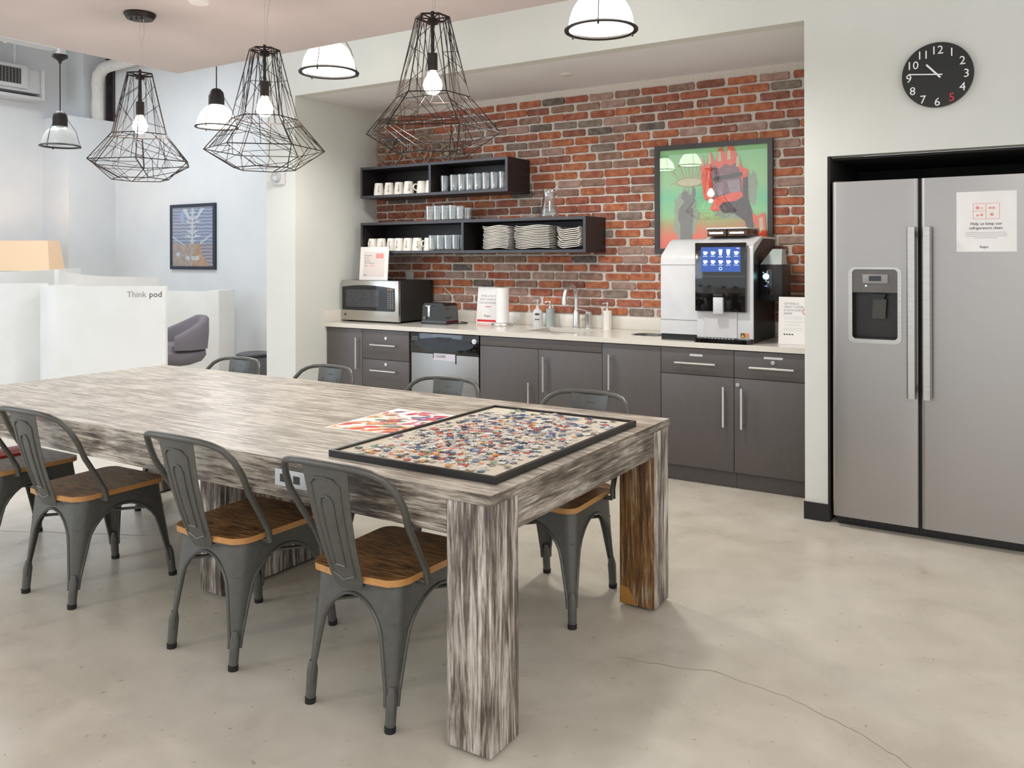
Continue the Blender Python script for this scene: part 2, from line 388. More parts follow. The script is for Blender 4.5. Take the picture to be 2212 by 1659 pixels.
wb = struct('wall_back', box(B(), XL, 0.0, 0.0, 0.12, 0.0, HS), 'mortar')
struct('wall_left', box(B(), -4.36, XL, -0.9, 0.12, 0.0, 5.0), 'wall')
struct('wall_front', prism(B(), [(-4.36, 0), (XL, 0), (XL, HS), (0, HS), (0, 0), (0.122, 0), (0.122, 2.012), (1.16, 2.012), (1.16, 0), (4.5, 0), (4.5, 5.0), (-4.36, 5.0)], 'y', DA, -0.9), 'wall')
struct('wall_right', box(B(), 0.0, 0.122, -0.9, 0.12, 0.0, HS), 'wall')
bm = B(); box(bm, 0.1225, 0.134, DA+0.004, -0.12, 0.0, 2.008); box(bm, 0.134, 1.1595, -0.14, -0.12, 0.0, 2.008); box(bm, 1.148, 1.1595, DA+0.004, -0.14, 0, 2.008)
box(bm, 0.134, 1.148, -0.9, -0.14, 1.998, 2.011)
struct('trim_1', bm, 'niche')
struct('ceiling_alcove', box(B(), XL, 0.0, -0.9, 0.0, HS, HS+0.1), 'soffit')
bm = B(); box(bm, -0.004, 0.1222, DA-0.012, DA, 0.0, 0.096); box(bm, 1.16, 4.5, DA-0.012, DA, 0, 0.096)
struct('baseboard_right', bm, 'black_base')
struct('baseboard_left', box(B(), -4.36, XL, DA-0.012, DA, 0, 0.096), 'black_base')
struct('ceiling', box(B(), -3.965, 1.2, -4.25, -2.135, 2.745, 2.9), 'ceil')
struct('ceiling_upper', box(B(), -16, 4.5, -9.5, 3.0, 5.0, 5.1), 'ceil')
struct('wall_far', box(B(), -10.887, -4.36, 1.8, 1.95, 0, 5.0), 'wall_far')
struct('wall_far_left', box(B(), -11.9, -11.578, -9.5, 1.6, 0, 5.0), 'wall_far')
struct('wall_corner', box(B(), -11.578, -10.887, 1.065, 1.95, 0, 3.55), 'wall_far')
bm = B(); box(bm, -11.578, -11.15, 1.449, 1.98, 3.55, 5.0); box(bm, -11.15, -10.887, 1.98, 2.1, 3.55, 5.0)
struct('wall_recess', bm, 'wall_far')
bm = B()
box(bm, -11.14, -11.11, 1.80, 1.97, 3.551, 5.0); box(bm, -10.95, -10.92, 1.80, 1.97, 3.551, 5.0); box(bm, -11.11, -10.95, 1.88, 1.90, 3.551, 5.0)
M['steel_dark'] = mat('oxide_steel', '4a4042', '5a5052', 10, 0.7)
struct('trim_2', bm, 'steel_dark')

# bricks: individually laid, 300 of them as parts of the wall, the rest joined
def brick_outline(wd, h, rnd):
    pts = []; c = 0.009; a, b = wd/2, h/2
    pts += [(-a+c, -b), (-a*0.4, -b), (a*0.3, -b), (a-c, -b), (a, -b+c), (a, 0), (a, b-c), (a-c, b), (a*0.4, b), (-a*0.3, b), (-a+c, b), (-a, b-c), (-a, 0), (-a, -b+c)]
    return [(x + rnd.uniform(-0.003, 0.003), z + rnd.uniform(-0.0028, 0.0022)) for x, z in pts]
def brick_into(bm, wd, h, cx, cz, depth, mi, rnd):
    o = brick_outline(wd, h, rnd)
    A = [bm.verts.new((cx+x, 0.0, cz+z)) for x, z in o]
    Bq = [bm.verts.new((cx+x, -depth*0.7, cz+z)) for x, z in o]
    f1 = 1 - 0.006/wd; f2 = 1 - 0.006/h
    Cq = [bm.verts.new((cx+x*f1, -depth - rnd.uniform(-0.001, 0.001), cz+z*f2)) for x, z in o]
    n = len(o)
    for P, Q in ((A, Bq), (Bq, Cq)):
        for k in range(n):
            f = bm.faces.new((P[k], P[(k+1) % n], Q[(k+1) % n], Q[k])); f.material_index = mi
    f = bm.faces.new(Cq); f.material_index = mi
rb = random.Random(3)
shapes = {}
def brick_mesh(si, mi):
    if (si, mi) not in shapes:
        bm = B(); brick_into(bm, 0.198, 0.052, 0, 0, 0.011 + 0.0012*(si % 4), 0, random.Random(50+si))
        bmesh.ops.recalc_face_normals(bm, faces=bm.faces)
        me = bpy.data.meshes.new('brick'); bm.to_mesh(me); bm.free(); me.materials.append(BRICKS[mi]); shapes[(si, mi)] = me
    return shapes[(si, mi)]
def pick(): return rb.choices(range(len(BRICKS)), BRICK_W)[0]
cand = []; rest = []
PX, PZ = 0.2165, 0.0660
row = 0; z = 1.012 + 0.035
while z < HS - 0.02:
    x = XL + (0.0 if row % 2 else PX/2) + rb.uniform(-0.02, 0.02) - PX/2
    while x < 0:
        xa, xb = x - 0.1, x + 0.1
        zz = z + rb.uniform(-0.0015, 0.0015)
        hidden = (-1.24 < x < -0.49 and 1.54 < z < 2.23) or (x > -0.95 and x < -0.35 and z < 1.5) or (-3.8 < x < -1.85 and 1.56 < z < 1.70) or (-3.8 < x < -2.5 and 2.03 < z < 2.2) or (x < -3.55 and z < 1.25)
        if xa < XL + 0.003 or xb > -0.003:
            ca, cb = max(xa, XL + 0.003), min(xb, -0.003)
            if cb - ca > 0.03: rest.append((ca, cb, zz))
        elif hidden: rest.append((xa, xb, zz))
        else: cand.append((x, zz))
        x += PX + rb.uniform(-0.012, 0.012)
    z += PZ; row += 1
cand.sort(key=lambda c: -c[0])
for i, (x, zz) in enumerate(cand):
    if i < 300:
        o = bpy.data.objects.new('brick', brick_mesh(rb.randrange(8), pick())); COL.objects.link(o); o.parent = wb
        o.location = (x, 0.0, zz); o.rotation_euler = (0, rb.uniform(-0.012, 0.012), 0)
    else: rest.append((x - 0.1, x + 0.1, zz))
bm = B()
for xa, xb, zz in rest: brick_into(bm, xb - xa, 0.052, (xa+xb)/2, zz, 0.011 + rb.uniform(0, 0.004), pick(), rb)
o = obj('remaining_bricks', bm, BRICKS, wb); o['kind'] = 'stuff'

# ------------------------------------------------------------------ kitchen run
YF = -0.65
def handle(parent, x, z0, z1, horiz=None):
    bm = B(); y = -0.03
    if horiz is None:
        tube(bm, [(x, y, z0), (x, y, z1)], 0.0075, 8)
        for zz in (z0+0.03, z1-0.03): tube(bm, [(x, 0, zz), (x, y, zz)], 0.004, 6)
    else:
        xa, xb = horiz
        tube(bm, [(xa, y, z0), (xb, y, z0)], 0.0075, 8)
        for xx in (xa+0.03, xb-0.03): tube(bm, [(xx, 0, z0), (xx, y, z0)], 0.004, 6)
    return obj('handle', bm, 'chrome', parent)
def lock(parent, x, z):
    bm = B(); tube(bm, [(x, 0.001, z), (x, -0.006, z)], 0.013, 14); tube(bm, [(x, -0.006, z), (x, -0.009, z)], 0.007, 10)
    return obj('lock', bm, 'chrome', parent)
def front(name, parent, x0, x1, z0, z1):
    g = 0.002
    return obj(name, box(B(), x0+g, x1-g, 0.0, 0.019, z0, z1, 0, 0.0012), ['laminate'], parent, (0, YF, 0))
def cabinet(label, x0, x1):
    r = thing('base_cabinet', label, 'cabinet', (0, 0, 0), 0, 'grey base cabinets under the worktop')
    bm = B(); box(bm, x0+0.001, x1-0.001, YF+0.0195, -0.022, 0.105, 0.878); obj('body', bm, 'laminate_edge', r)
    obj('toe_kick', box(B(), x0+0.001, x1-0.001, -0.60, -0.585, 0.0, 0.105), 'laminate', r)
    return r
c = cabinet('narrow grey cabinet with one tall door beside the alcove side wall, below the microwave', XL+0.001, -3.614)
d = front('door', c, XL+0.003, -3.614, 0.11, 0.872); handle(d, -3.662, 0.543, 0.803)
c = cabinet('grey three-drawer cabinet with key locks beside the dishwasher', -3.614, -3.118)
for z0, z1, zh, zl in ((0.634, 0.872, 0.752, 0.808), (0.408, 0.63, 0.544, 0.597), (0.11, 0.404, 0.30, 0.36)):
    d = front('drawer', c, -3.614, -3.12, z0, z1); handle(d, 0, zh, zh, (-3.505, -3.238)); lock(d, -3.358, zl)
c = cabinet('wide grey sink cabinet with two doors under a fixed panel', -2.44, -1.426)
front('fixed_panel', c, -2.44, -1.426, 0.804, 0.872)
d = front('door', c, -2.44, -1.931, 0.11, 0.80); handle(d, -2.0, 0.31, 0.559)
d = front('door', c, -1.931, -1.426, 0.11, 0.80); handle(d, -1.877, 0.502, 0.752)
c = cabinet('grey cabinet with one full-height door between the sink cabinet and the drawers', -1.426, -0.998)
d = front('door', c, -1.426, -0.998, 0.11, 0.872); handle(d, -1.362, 0.558, 0.80)
c = cabinet('grey cabinet with drawer and door directly under the coffee machine', -0.998, -0.511)
d = front('drawer', c, -0.998, -0.511, 0.704, 0.872); handle(d, 0, 0.778, 0.778, (-0.893, -0.622))
obj('label_strip', box(B(), -0.80, -0.715, -0.0015, 0, 0.822, 0.836), 'white_plastic', d)
d = front('door', c, -0.998, -0.511, 0.11, 0.70); handle(d, -0.572, 0.391, 0.644)
c = cabinet('grey cabinet with locked drawer and locked door beside the white wall end', -0.511, -0.001)
d = front('drawer', c, -0.511, -0.001, 0.704, 0.872); handle(d, 0, 0.776, 0.776, (-0.408, -0.138)); lock(d, -0.269, 0.812)
obj('label_strip', box(B(), -0.325, -0.21, -0.0015, 0, 0.832, 0.846), 'white_plastic', d)
d = front('door', c, -0.511, -0.001, 0.11, 0.70); handle(d, -0.457, 0.389, 0.642); lock(d, -0.487, 0.66)

# dishwasher
r = thing('dishwasher', 'stainless dishwasher with black control panel between the grey cabinets', 'dishwasher', (0, 0, 0))
obj('body', box(B(), -3.112, -2.446, -0.61, -0.05, 0.1, 0.874), 'dark_plastic', r)
obj('toe_panel', box(B(), -3.09, -2.46, -0.60, -0.585, 0, 0.1), 'dark_plastic', r)
d = obj('door', box(B(), -3.094, -2.448, -0.655, -0.612, 0.115, 0.714, 0, 0.004), 'steel', r)
cp = obj('control_panel', box(B(), -3.098, -2.444, -0.658, -0.612, 0.716, 0.872, 0, 0.004), 'gloss_black', r)
bm = B(); n = 24
prism(bm, [(-2.772 + 0.285*math.cos(2*PI*k/n), 0.792 + 0.05*math.sin(2*PI*k/n)) for k in range(n)], 'y', -0.664, -0.657)
obj('control_bezel', bm, mat('panel_blue_black', '20262c', '262c33', 10, 0.25), cp)
bm = B(); prism(bm, [(-2.84, 0.845), (-2.70, 0.845), (-2.73, 0.815), (-2.81, 0.815)], 'y', -0.6665, -0.663); obj('latch_pocket', bm, 'dark_plastic', cp)
bm = B()
for k in range(3): box(bm, -3.085 , -3.02, -0.661, -0.657, 0.812 + 0.012*k, 0.818 + 0.012*k)
obj('vent_slats', bm, 'grey_plastic', cp)
bm = B(); tube(bm, [(-2.479, -0.655, 0.828), (-2.479, -0.672, 0.828)], 0.02, 18); tube(bm, [(-2.479, -0.672, 0.828), (-2.479, -0.676, 0.828)], 0.01, 12); obj('lock', bm, 'chrome', cp)
tg = tag(obj('magnetic_sign', box(B(), -2.872, -2.658, -0.6575, -0.655, 0.665, 0.728), mat('lilac_magnet', 'c9c2cc', 'cdc6d0', 8, 0.5)), 'lilac strip sign reading CLEAN stuck on the dishwasher door', 'sign')
obj('slider_clip', box(B(), -2.876, -2.869, -0.6585, -0.655, 0.68, 0.732), 'dark_plastic', tg); obj('slider_clip', box(B(), -2.663, -2.655, -0.6585, -0.655, 0.645, 0.728), 'dark_plastic', tg)
text('printed_text', 'CLEAN', 0.03, (-2.85, -0.6578, 0.712), FACE, 'ink', tg)

# worktop with sink cut-out and waste hole
bm = B(); y0, y1, z0, z1 = -0.671, -0.002, 0.879, 0.914
SX0, SX1, SY0, SY1 = -2.13, -1.70, -0.52, -0.15
HX, HY, HR = -1.22, -0.33, 0.115
for a in ((XL+0.001, SX0, y0, y1), (SX1, -1.45, y0, y1), (SX0, SX1, y0, SY0), (SX0, SX1, SY1, y1), (-1.0, -0.001, y0, y1), (-1.45, -1.0, y0, -0.55), (-1.45, -1.0, -0.11, y1)):
    box(bm, *a, z0, z1)
sq = []; ci = []; N = 32
for k in range(N):
    t = 2*PI*k/N; cx, sy = math.cos(t), math.sin(t); s = 1/max(abs(cx), abs(sy))
    sq.append((-1.225 + 0.225*max(-1, min(1, cx*s)), -0.33 + 0.22*max(-1, min(1, sy*s)))); ci.append((HX + HR*cx, HY + HR*sy))
for zz in (z0, z1):
    A = [bm.verts.new((x, y, zz)) for x, y in sq]; C2 = [bm.verts.new((x, y, zz)) for x, y in ci]
    for k in range(N): bm.faces.new((A[k], A[(k+1) % N], C2[(k+1) % N], C2[k]))
    if zz == z0: low = C2
    else:
        for k in range(N): bm.faces.new((low[k], low[(k+1) % N], C2[(k+1) % N], C2[k]))
wt = thing('worktop', 'long pale quartz worktop over the grey cabinets and dishwasher', 'worktop')
obj('slab', bm, 'quartz', wt)
bm = B(); box(bm, XL+0.022, -0.002, -0.022, -0.001, 0.9145, 1.012, 0, 0.002); obj('backsplash', bm, 'quartz', wt)
bm = B(); box(bm, XL+0.001, XL+0.021, -0.671, -0.002, 0.9145, 1.012, 0, 0.002); obj('backsplash', bm, 'quartz', wt)
bm = B()
lathe(bm, [(HR-0.001, 0.914), (HR-0.001, 0.80), (HR-0.012, 0.80), (HR-0.012, 0.9145), (HR+0.006, 0.9165), (HR+0.006, 0.9145)], 32, (HX, HY, 0))
tag(obj('waste_chute_ring', bm, 'steel_h'), 'round steel waste chute opening in the worktop beside the coffee machine', 'chute')
sk = thing('sink', 'undermount stainless steel sink set in the pale worktop', 'sink')
bm = B(); z = 0.72
V = lambda x, y, zz: bm.verts.new((x, y, zz))
P = [V(x, y, 0.878) for x, y in rrect(SX0+0.002, SX1-0.002, SY0+0.002, SY1-0.002, 0.03)]
Q = [V(x, y, z) for x, y in rrect(SX0+0.012, SX1-0.012, SY0+0.012, SY1-0.012, 0.03)]
for k in range(len(P)): bm.faces.new((P[k], P[(k+1) % len(P)], Q[(k+1) % len(P)], Q[k]))
bm.faces.new(Q)
obj('basin', bm, 'steel_h', sk)
bm = B(); lathe(bm, [(0.0, z+0.002), (0.03, z+0.002), (0.045, z+0.004), (0.05, z+0.001)], 20, ((SX0+SX1)/2, (SY0+SY1)/2, 0)); obj('drain', bm, 'chrome', sk)

# tap and handle
tp = thing('faucet', 'brushed steel gooseneck tap behind the sink', 'faucet', (-1.92, -0.09, 0.914))
bm = B(); lathe(bm, [(0, 0), (0.034, 0), (0.034, 0.006), (0.027, 0.012), (0.025, 0.12), (0.019, 0.14), (0, 0.14)], 20); obj('base', bm, 'chrome', tp)
bm = B(); pts = [(0, 0, 0.13), (0, 0, 0.22)]
for k in range(11):
    t = PI*k/10; pts.append((-0.0, -0.095 + 0.095*math.cos(t), 0.235 + 0.095*math.sin(t)))
pts += [(0, -0.19, 0.225)]
tube(bm, pts, 0.0165, 12); obj('spout', bm, 'chrome', tp)
bm = B(); lathe(bm, [(0, 0.20), (0.021, 0.20), (0.021, 0.235), (0.0168, 0.262), (0, 0.262)], 16, (0, -0.192, -0.012)); obj('spray_head', bm, 'chrome', tp)
lv = thing('mixer_lever', 'small steel lever mixer standing beside the gooseneck tap', 'faucet lever', (-1.83, -0.06, 0.914))
bm = B(); lathe(bm, [(0, 0), (0.027, 0), (0.027, 0.005), (0.022, 0.01), (0.022, 0.09), (0.026, 0.095), (0.026, 0.125), (0.012, 0.135), (0, 0.135)], 18); obj('base', bm, 'chrome', lv)
bm = B(); tube(bm, [(0, -0.01, 0.128), (-0.03, -0.04, 0.142), (-0.075, -0.07, 0.15)], [0.006, 0.0055, 0.004], 8); obj('lever', bm, 'chrome', lv)

# soap bottles
def pump(parent, z, m, big=False):
    bm = B()
    lathe(bm, [(0, z), (0.013, z), (0.013, z+0.02), (0.006, z+0.022), (0.006, z+0.045), (0.011, z+0.047), (0.011, z+0.062), (0, z+0.064)], 14)
    tube(bm, [(0, 0, z+0.056), (-0.02, -0.02, z+0.056), (-0.03, -0.03, z+0.05)], 0.005, 8)
    obj('pump', bm, m, parent)
so = thing('soap_bottle', 'white pump soap bottle with dark print at the sink', 'bottle', (-2.25, -0.12, 0.914), 0.35)
bm = B()
o8 = [(0.043*math.cos(t)*(1 if abs(math.cos(t)) < 0.9 else 0.98), 0.026*math.sin(t)) for t in [2*PI*k/20 for k in range(20)]]
rings = []
for s, zz in ((0.94, 0), (1, 0.006), (1, 0.105), (0.85, 0.125), (0.35, 0.14), (0.3, 0.155)): rings.append([bm.verts.new((x*s, y*(s if s > 0.5 else s*1.4), zz)) for x, y in o8])
for A, Bq in zip(rings, rings[1:]):
    for k in range(20): bm.faces.new((A[k], A[(k+1) % 20], Bq[(k+1) % 20], Bq[k]))
bm.faces.new(rings[0]); bm.faces.new(rings[-1]); obj('body', bm, 'white_plastic', so)
bm = B(); n = 16; prism(bm, [(0.02*math.cos(2*PI*k/n), 0.098 + 0.008*math.sin(2*PI*k/n)) for k in range(n)], 'y', -0.0275, -0.025); box(bm, -0.02, 0.02, -0.0275, -0.025, 0.054, 0.06)
obj('printed_label', bm, 'ink', so); pump(so, 0.15, 'white_plastic')
so = thing('soap_dispenser', 'grey cylindrical soap dispenser with chrome pump between white bottle and tap', 'bottle', (-2.165, -0.07, 0.914))
bm = B(); lathe(bm, [(0, 0), (0.033, 0), (0.033, 0.138), (0.030, 0.14), (0, 0.14)], 24); obj('body', bm, 'bottle_grey', so); pump(so, 0.139, 'chrome')
so = thing('soap_dispenser', 'white cylindrical soap dispenser with chrome pump standing to the side of the tap lever', 'bottle', (-1.665, -0.07, 0.914))
bm = B(); lathe(bm, [(0, 0), (0.033, 0), (0.034, 0.14), (0.031, 0.142), (0, 0.142)], 24); obj('body', bm, 'white_gloss', so); pump(so, 0.141, 'chrome')

# paper towel stand
pt = thing('paper_towel_holder', 'roll of white paper towel on a round chrome stand', 'paper towel holder', (-2.54, -0.185, 0.914))
bm = B(); lathe(bm, [(0, 0.0), (0.086, 0), (0.09, 0.008), (0.086, 0.018), (0.07, 0.022), (0, 0.022)], 32); obj('base', bm, 'chrome', pt)
bm = B(); lathe(bm, [(0.018, 0.024), (0.053, 0.024), (0.0535, 0.30), (0.018, 0.30), (0.018, 0.024)], 32); obj('paper_roll', bm, 'paper', pt)
bm = B(); tube(bm, [(0, 0, 0.02), (0, 0, 0.30)], 0.006, 8); ball(bm, (0, 0, 0.303), 0.007, 10); obj('post', bm, 'chrome', pt)

# signs on the counter
sg = thing('counter_sign', 'white upright sign about dirty dishes with a red bar, beside the paper towels', 'sign', (-2.76, -0.075, 0.9145), 0.0)
s = obj('board', box(B(), -0.112, 0.112, -0.003, 0.003, 0, 0.30), 'paper', sg, rot=(-0.12, 0, 0))
text('printed_text', 'RINSE & PLACE\nDIRTY DISHES IN\nTHE DISHWASHER', 0.0245, (-0.002, -0.0034, 0.238), FACE, 'ink_grey', s, 'CENTER', spacing=1.15, sx=0.92)
obj('red_bar', box(B(), -0.102, 0.108, -0.0036, -0.003, 0.012, 0.03), 'ink_red', s)
obj('red_rule', box(B(), -0.028, 0.028, -0.0036, -0.003, 0.135, 0.14), 'ink_red', s)
text('printed_text', 'Regus', 0.027, (-0.002, -0.0034, 0.075), FACE, 'ink', s, 'CENTER')

sg = thing('tabletop_sign', 'white framed opinion sign with a red tag standing on the microwave', 'sign', (-3.716, -0.40, 1.268), 0.0)
s = obj('board', box(B(), -0.158, 0.158, -0.004, 0.004, 0, 0.285), 'paper', sg, rot=(-0.08, 0, 0))
obj('printed_sheet', box(B(), -0.115, 0.12, -0.0046, -0.004, 0.03, 0.242), 'paper_pink', s)
text('printed_text', 'Everyone\nhas an\nopinion.\nWe\'d love to\nhear', 0.0215, (-0.108, -0.0049, 0.222), FACE, 'ink_grey', s, spacing=1.0)
text('printed_text', 'yours.', 0.0215, (-0.043, -0.0049, 0.136), FACE, 'ink_pink', s)
obj('red_tag', box(B(), 0.022, 0.105, -0.0052, -0.0045, 0.186, 0.228), 'ink_pink', s)
text('printed_text', 'Regus', 0.013, (-0.108, -0.0049, 0.05), FACE, 'ink', s)

sg = thing('counter_sign', 'white coffee instruction sign at the worktop end beside the wall', 'sign', (-0.148, -0.50, 0.9145), 0.0)
s = obj('board', box(B(), -0.128, 0.128, -0.003, 0.003, 0, 0.295), 'paper', sg, rot=(-0.06, 0, 0))
text('printed_text', 'GETTING A\nGREAT COFFEE\nIS NOW EVEN\nEASIER', 0.0185, (-0.096, -0.0034, 0.262), FACE, 'ink_grey', s, spacing=1.1, sx=0.95)
bm = B(); box(bm, -0.096, -0.07, -0.0035, -0.003, 0.19, 0.1915)
for k, (l, zz) in enumerate(((0.11, 0.172), (0.115, 0.16), (0.12, 0.14), (0.1, 0.12), (0.11, 0.1), (0.115, 0.088))): box(bm, -0.096, -0.096+l, -0.0034, -0.003, zz, zz+0.001)
obj('printed_lines', bm, 'ink_grey', s)
bm = B()
for k in range(4): box(bm, -0.096+0.016*k, -0.086+0.016*k, -0.0034, -0.003, 0.058, 0.066)
obj('printed_icons', bm, 'ink', s)
bm = B(); n = 20
for k in range(n):
    a, b = 2*PI*k/n, 2*PI*(k+1)/n
    bm.faces.new([bm.verts.new((0.04+rr*math.cos(t), -0.0034, 0.205+rr*math.sin(t))) for rr, t in ((0.016, a), (0.024, a), (0.024, b), (0.016, b))])
obj('printed_ring', bm, 'ink_pink', s)

# microwave
mw = thing('microwave', 'stainless steel microwave with dark window on the worktop', 'microwave', (0, 0, 0))
X0, X1 = -3.985, -3.355
obj('body', box(B(), X0, X1, -0.47, -0.035, 0.93, 1.266, 0, 0.004), 'black_wrinkle', mw)
obj('fascia', box(B(), X0-0.003, X1+0.003, -0.502, -0.4705, 0.926, 1.268, 0, 0.006), 'steel_h', mw)
poly = [(X0+0.012, 1.015)] + [(X0+0.012 + (X1-X0-0.05)*k/10, 1.20 + 0.028*math.sin(PI*(0.15+0.8*k/10))) for k in range(11)] + [(X1-0.035, 1.02), (X1-0.045, 1.012)]
d = obj('door', prism(B(), poly, 'y', -0.508, -0.5015), 'gloss_black', mw)
obj('window', box(B(), -3.93, -3.555, -0.5095, -0.5075, 1.045, 1.19), mat('oven_window', '3c3d40', '46474a', 60, 0.12), d)
bm = B()
for i in range(9):
    for j in range(3): box(bm, -3.465+0.024*j, -3.45+0.024*j, -0.5092, -0.508, 1.04+0.0155*i, 1.046+0.0155*i)
obj('keypad', bm, 'ink_grey', d)
obj('clock_display', box(B(), -3.468, -3.405, -0.5095, -0.5075, 1.185, 1.205), mat('amber_window', '6b5446', '75604f', 10, 0.2), d)
bm = B(); tube(bm, [(-3.945, -0.503, 0.975), (-3.945, -0.505, 0.975)], 0.012, 14); obj('emblem', bm, 'grey_plastic', mw)
bm = B()
for x in (X0+0.05, X1-0.05):
    for y in (-0.44, -0.08): tube(bm, [(x, y, 0.914), (x, y, 0.931)], 0.014, 8)
obj('feet', bm, 'rubber', mw)

# toaster, its cord, outlet
to = thing('toaster', 'small black toaster beside the microwave', 'toaster', (-3.085, -0.29, 0.914), 0.0)
bm = B(); prism(bm, [(-0.125, 0.012), (0.125, 0.012), (0.115, 0.15), (0.09, 0.172), (-0.09, 0.172), (-0.115, 0.15)], 'y', -0.085, 0.085)
obj('body', bm, 'gloss_black', to)
obj('base', box(B(), -0.13, 0.13, -0.09, 0.09, 0, 0.013, 0, 0.003), 'dark_plastic', to)
bm = B(); box(bm, -0.075, 0.075, -0.05, -0.025, 0.168, 0.1735); box(bm, -0.075, 0.075, 0.02, 0.045, 0.168, 0.1735); obj('slots', bm, 'rubber', to)
bm = B(); box(bm, -0.06, -0.035, -0.093, -0.084, 0.06, 0.15, 0, 0.003); box(bm, -0.075, -0.02, -0.105, -0.086, 0.145, 0.153, 0, 0.002); obj('lever', bm, 'chrome', to)
bm = B(); tube(bm, [(-0.09, -0.084, 0.05), (-0.09, -0.096, 0.05)], 0.014, 12); obj('dial', bm, 'grey_plastic', to)
bm = B(); tube(bm, [(-2.985, -0.28, 0.92), (-2.93, -0.27, 0.919), (-2.885, -0.22, 0.919), (-2.9, -0.16, 0.919), (-2.96, -0.13, 0.919), (-3.0, -0.115, 0.92)], 0.004, 6)
tag(obj('power_cord', bm, 'rubber'), 'black power cord curled on the worktop behind the toaster', 'cord')
bm = B(); tube(bm, [(-3.24, -0.03, 1.20), (-3.17, -0.035, 1.15), (-3.12, -0.035, 1.08), (-3.10, -0.04, 1.03), (-3.09, -0.10, 0.99), (-3.09, -0.16, 0.94), (-3.10, -0.18, 0.92)], 0.003, 6)
tag(obj('power_cord', bm, 'cord_clear'), 'thin pale cord running down the bricks behind the toaster', 'cord')
ou = thing('wall_outlet', 'white outlet box on the bricks above the microwave', 'outlet', (-3.62, -0.016, 1.28))
obj('cover', box(B(), -0.04, 0.04, -0.012, 0, -0.035, 0.055, 0, 0.003), 'white_plastic', ou)
obj('screw_cover', box(B(), -0.006, 0.006, -0.0135, -0.011, 0.035, 0.045), 'white_plastic', ou)

# ------------------------------------------------------------------ coffee machine
cm = thing('coffee_machine', 'white and black bean-to-cup coffee machine with a blue touch screen', 'coffee machine', (0, 0, 0))
bm = B(); prism(bm, [(-0.595, 0.955), (-0.595, 1.445), (-0.58, 1.475), (-0.43, 1.565), (-0.38, 1.58), (-0.12, 1.58), (-0.12, 0.955)], 'x', -1.02, -0.7655)
sm = obj('side_module', bm, 'white_plastic', cm)
bm = B(); box(bm, -1.0205, -0.766, -0.5962, -0.594, 1.0465, 1.0490); box(bm, -1.0205, -0.766, -0.5962, -0.594, 1.4065, 1.409); obj('seams', bm, 'grey_plastic', sm)
obj('side_module_base', box(B(), -1.02, -0.7655, -0.585, -0.12, 0.914, 0.9545), 'dark_plastic', cm)
bm = B(); prism(bm, [(-0.60, 0.93), (-0.60, 1.49), (-0.40, 1.575), (-0.08, 1.575), (-0.08, 0.914), (-0.55, 0.914)], 'x', -0.755, -0.409)
obj('body', bm, 'dark_plastic', cm)
pf = [(-0.618, 0.945), (-0.618, 1.515), (-0.60, 1.54), (-0.42, 1.592), (-0.07, 1.592), (-0.07, 1.578), (-0.40, 1.578), (-0.585, 1.49), (-0.601, 1.47), (-0.601, 0.945)]
bm = B(); prism(bm, pf, 'x', -0.762, -0.40); obj('front_cover', bm, 'white_plastic', cm)
dr = obj('front_door', box(B(), -0.764, -0.436, -0.652, -0.6185, 1.113, 1.55, 0, 0.005), 'gloss_black', cm)
obj('door_split', box(B(), -0.763, -0.437, -0.6532, -0.6515, 1.336, 1.339), 'grey_plastic', dr)
sc = obj('screen', box(B(), -0.722, -0.468, -0.6535, -0.651, 1.366, 1.522), 'screen', dr)
bm = B()
def cup_icon(cx, cz, ww, hh, tall):
    prism(bm, [(cx-ww, cz+hh), (cx+ww, cz+hh), (cx+ww*(0.8 if tall else 0.95), cz), (cx+ww*0.55, cz-hh), (cx-ww*0.55, cz-hh), (cx-ww*(0.8 if tall else 0.95), cz)], 'y', -0.6541, -0.6535)
    if not tall:
        tube(bm, [(cx+ww, -0.6538, cz+hh*0.6), (cx+ww*1.45, -0.6538, cz+hh*0.2), (cx+ww*0.9, -0.6538, cz-hh*0.3)], 0.0011, 4)
    box(bm, cx-0.014, cx+0.014, -0.6541, -0.6535, cz-hh-0.010, cz-hh-0.0075)
for j, row_ in enumerate(((0, 0, 1, 1, 0), (0, 0, 0, 0, 0))):
    for i, tl in enumerate(row_):
        cup_icon(-0.695 + 0.05*i, (1.484 if j == 0 else 1.428) + (0.004 if tl else 0), 0.0125, 0.019 if tl else 0.0105, tl)
for k in range(16):
    a, b = 2*PI*k/16, 2*PI*(k+1)/16
    bm.faces.new([bm.verts.new((-0.595+rr*math.cos(t), -0.654, 1.386+rr*math.sin(t))) for rr, t in ((0.008, a), (0.0105, a), (0.0105, b), (0.008, b))])
box(bm, -0.492, -0.484, -0.6541, -0.6535, 1.512, 1.516); box(bm, -0.48, -0.474, -0.6541, -0.6535, 1.512, 1.516)
obj('drink_icons', bm, 'icon', sc)
obj('spout', box(B(), -0.637, -0.574, -0.678, -0.6525, 1.10, 1.205, 0, 0.004), 'white_plastic', dr)
obj('spout_cap', box(B(), -0.637, -0.574, -0.675, -0.6525, 1.206, 1.228, 0, 0.003), 'dark_plastic', dr)
bm = B(); n = 10
pl = [(-0.715 + 0.215*k/n, -0.6195 + 0.0 - 0.0) for k in range(n+1)]
arc = [(-0.715 + 0.215*k/n, -0.622 + 0.018*(1-(2*k/n-1)**2)*0.0 - 0.004) for k in range(n+1)]
prism(bm, [(-0.715, -0.619), (-0.715, -0.625), (-0.68, -0.622), (-0.61, -0.621), (-0.535, -0.622), (-0.50, -0.625), (-0.50, -0.619)], 'z', 0.948, 1.112)
obj('splash_panel', bm, mat('silver_panel', 'c4c2c2', 'cac8c8', 8, 0.35), cm)
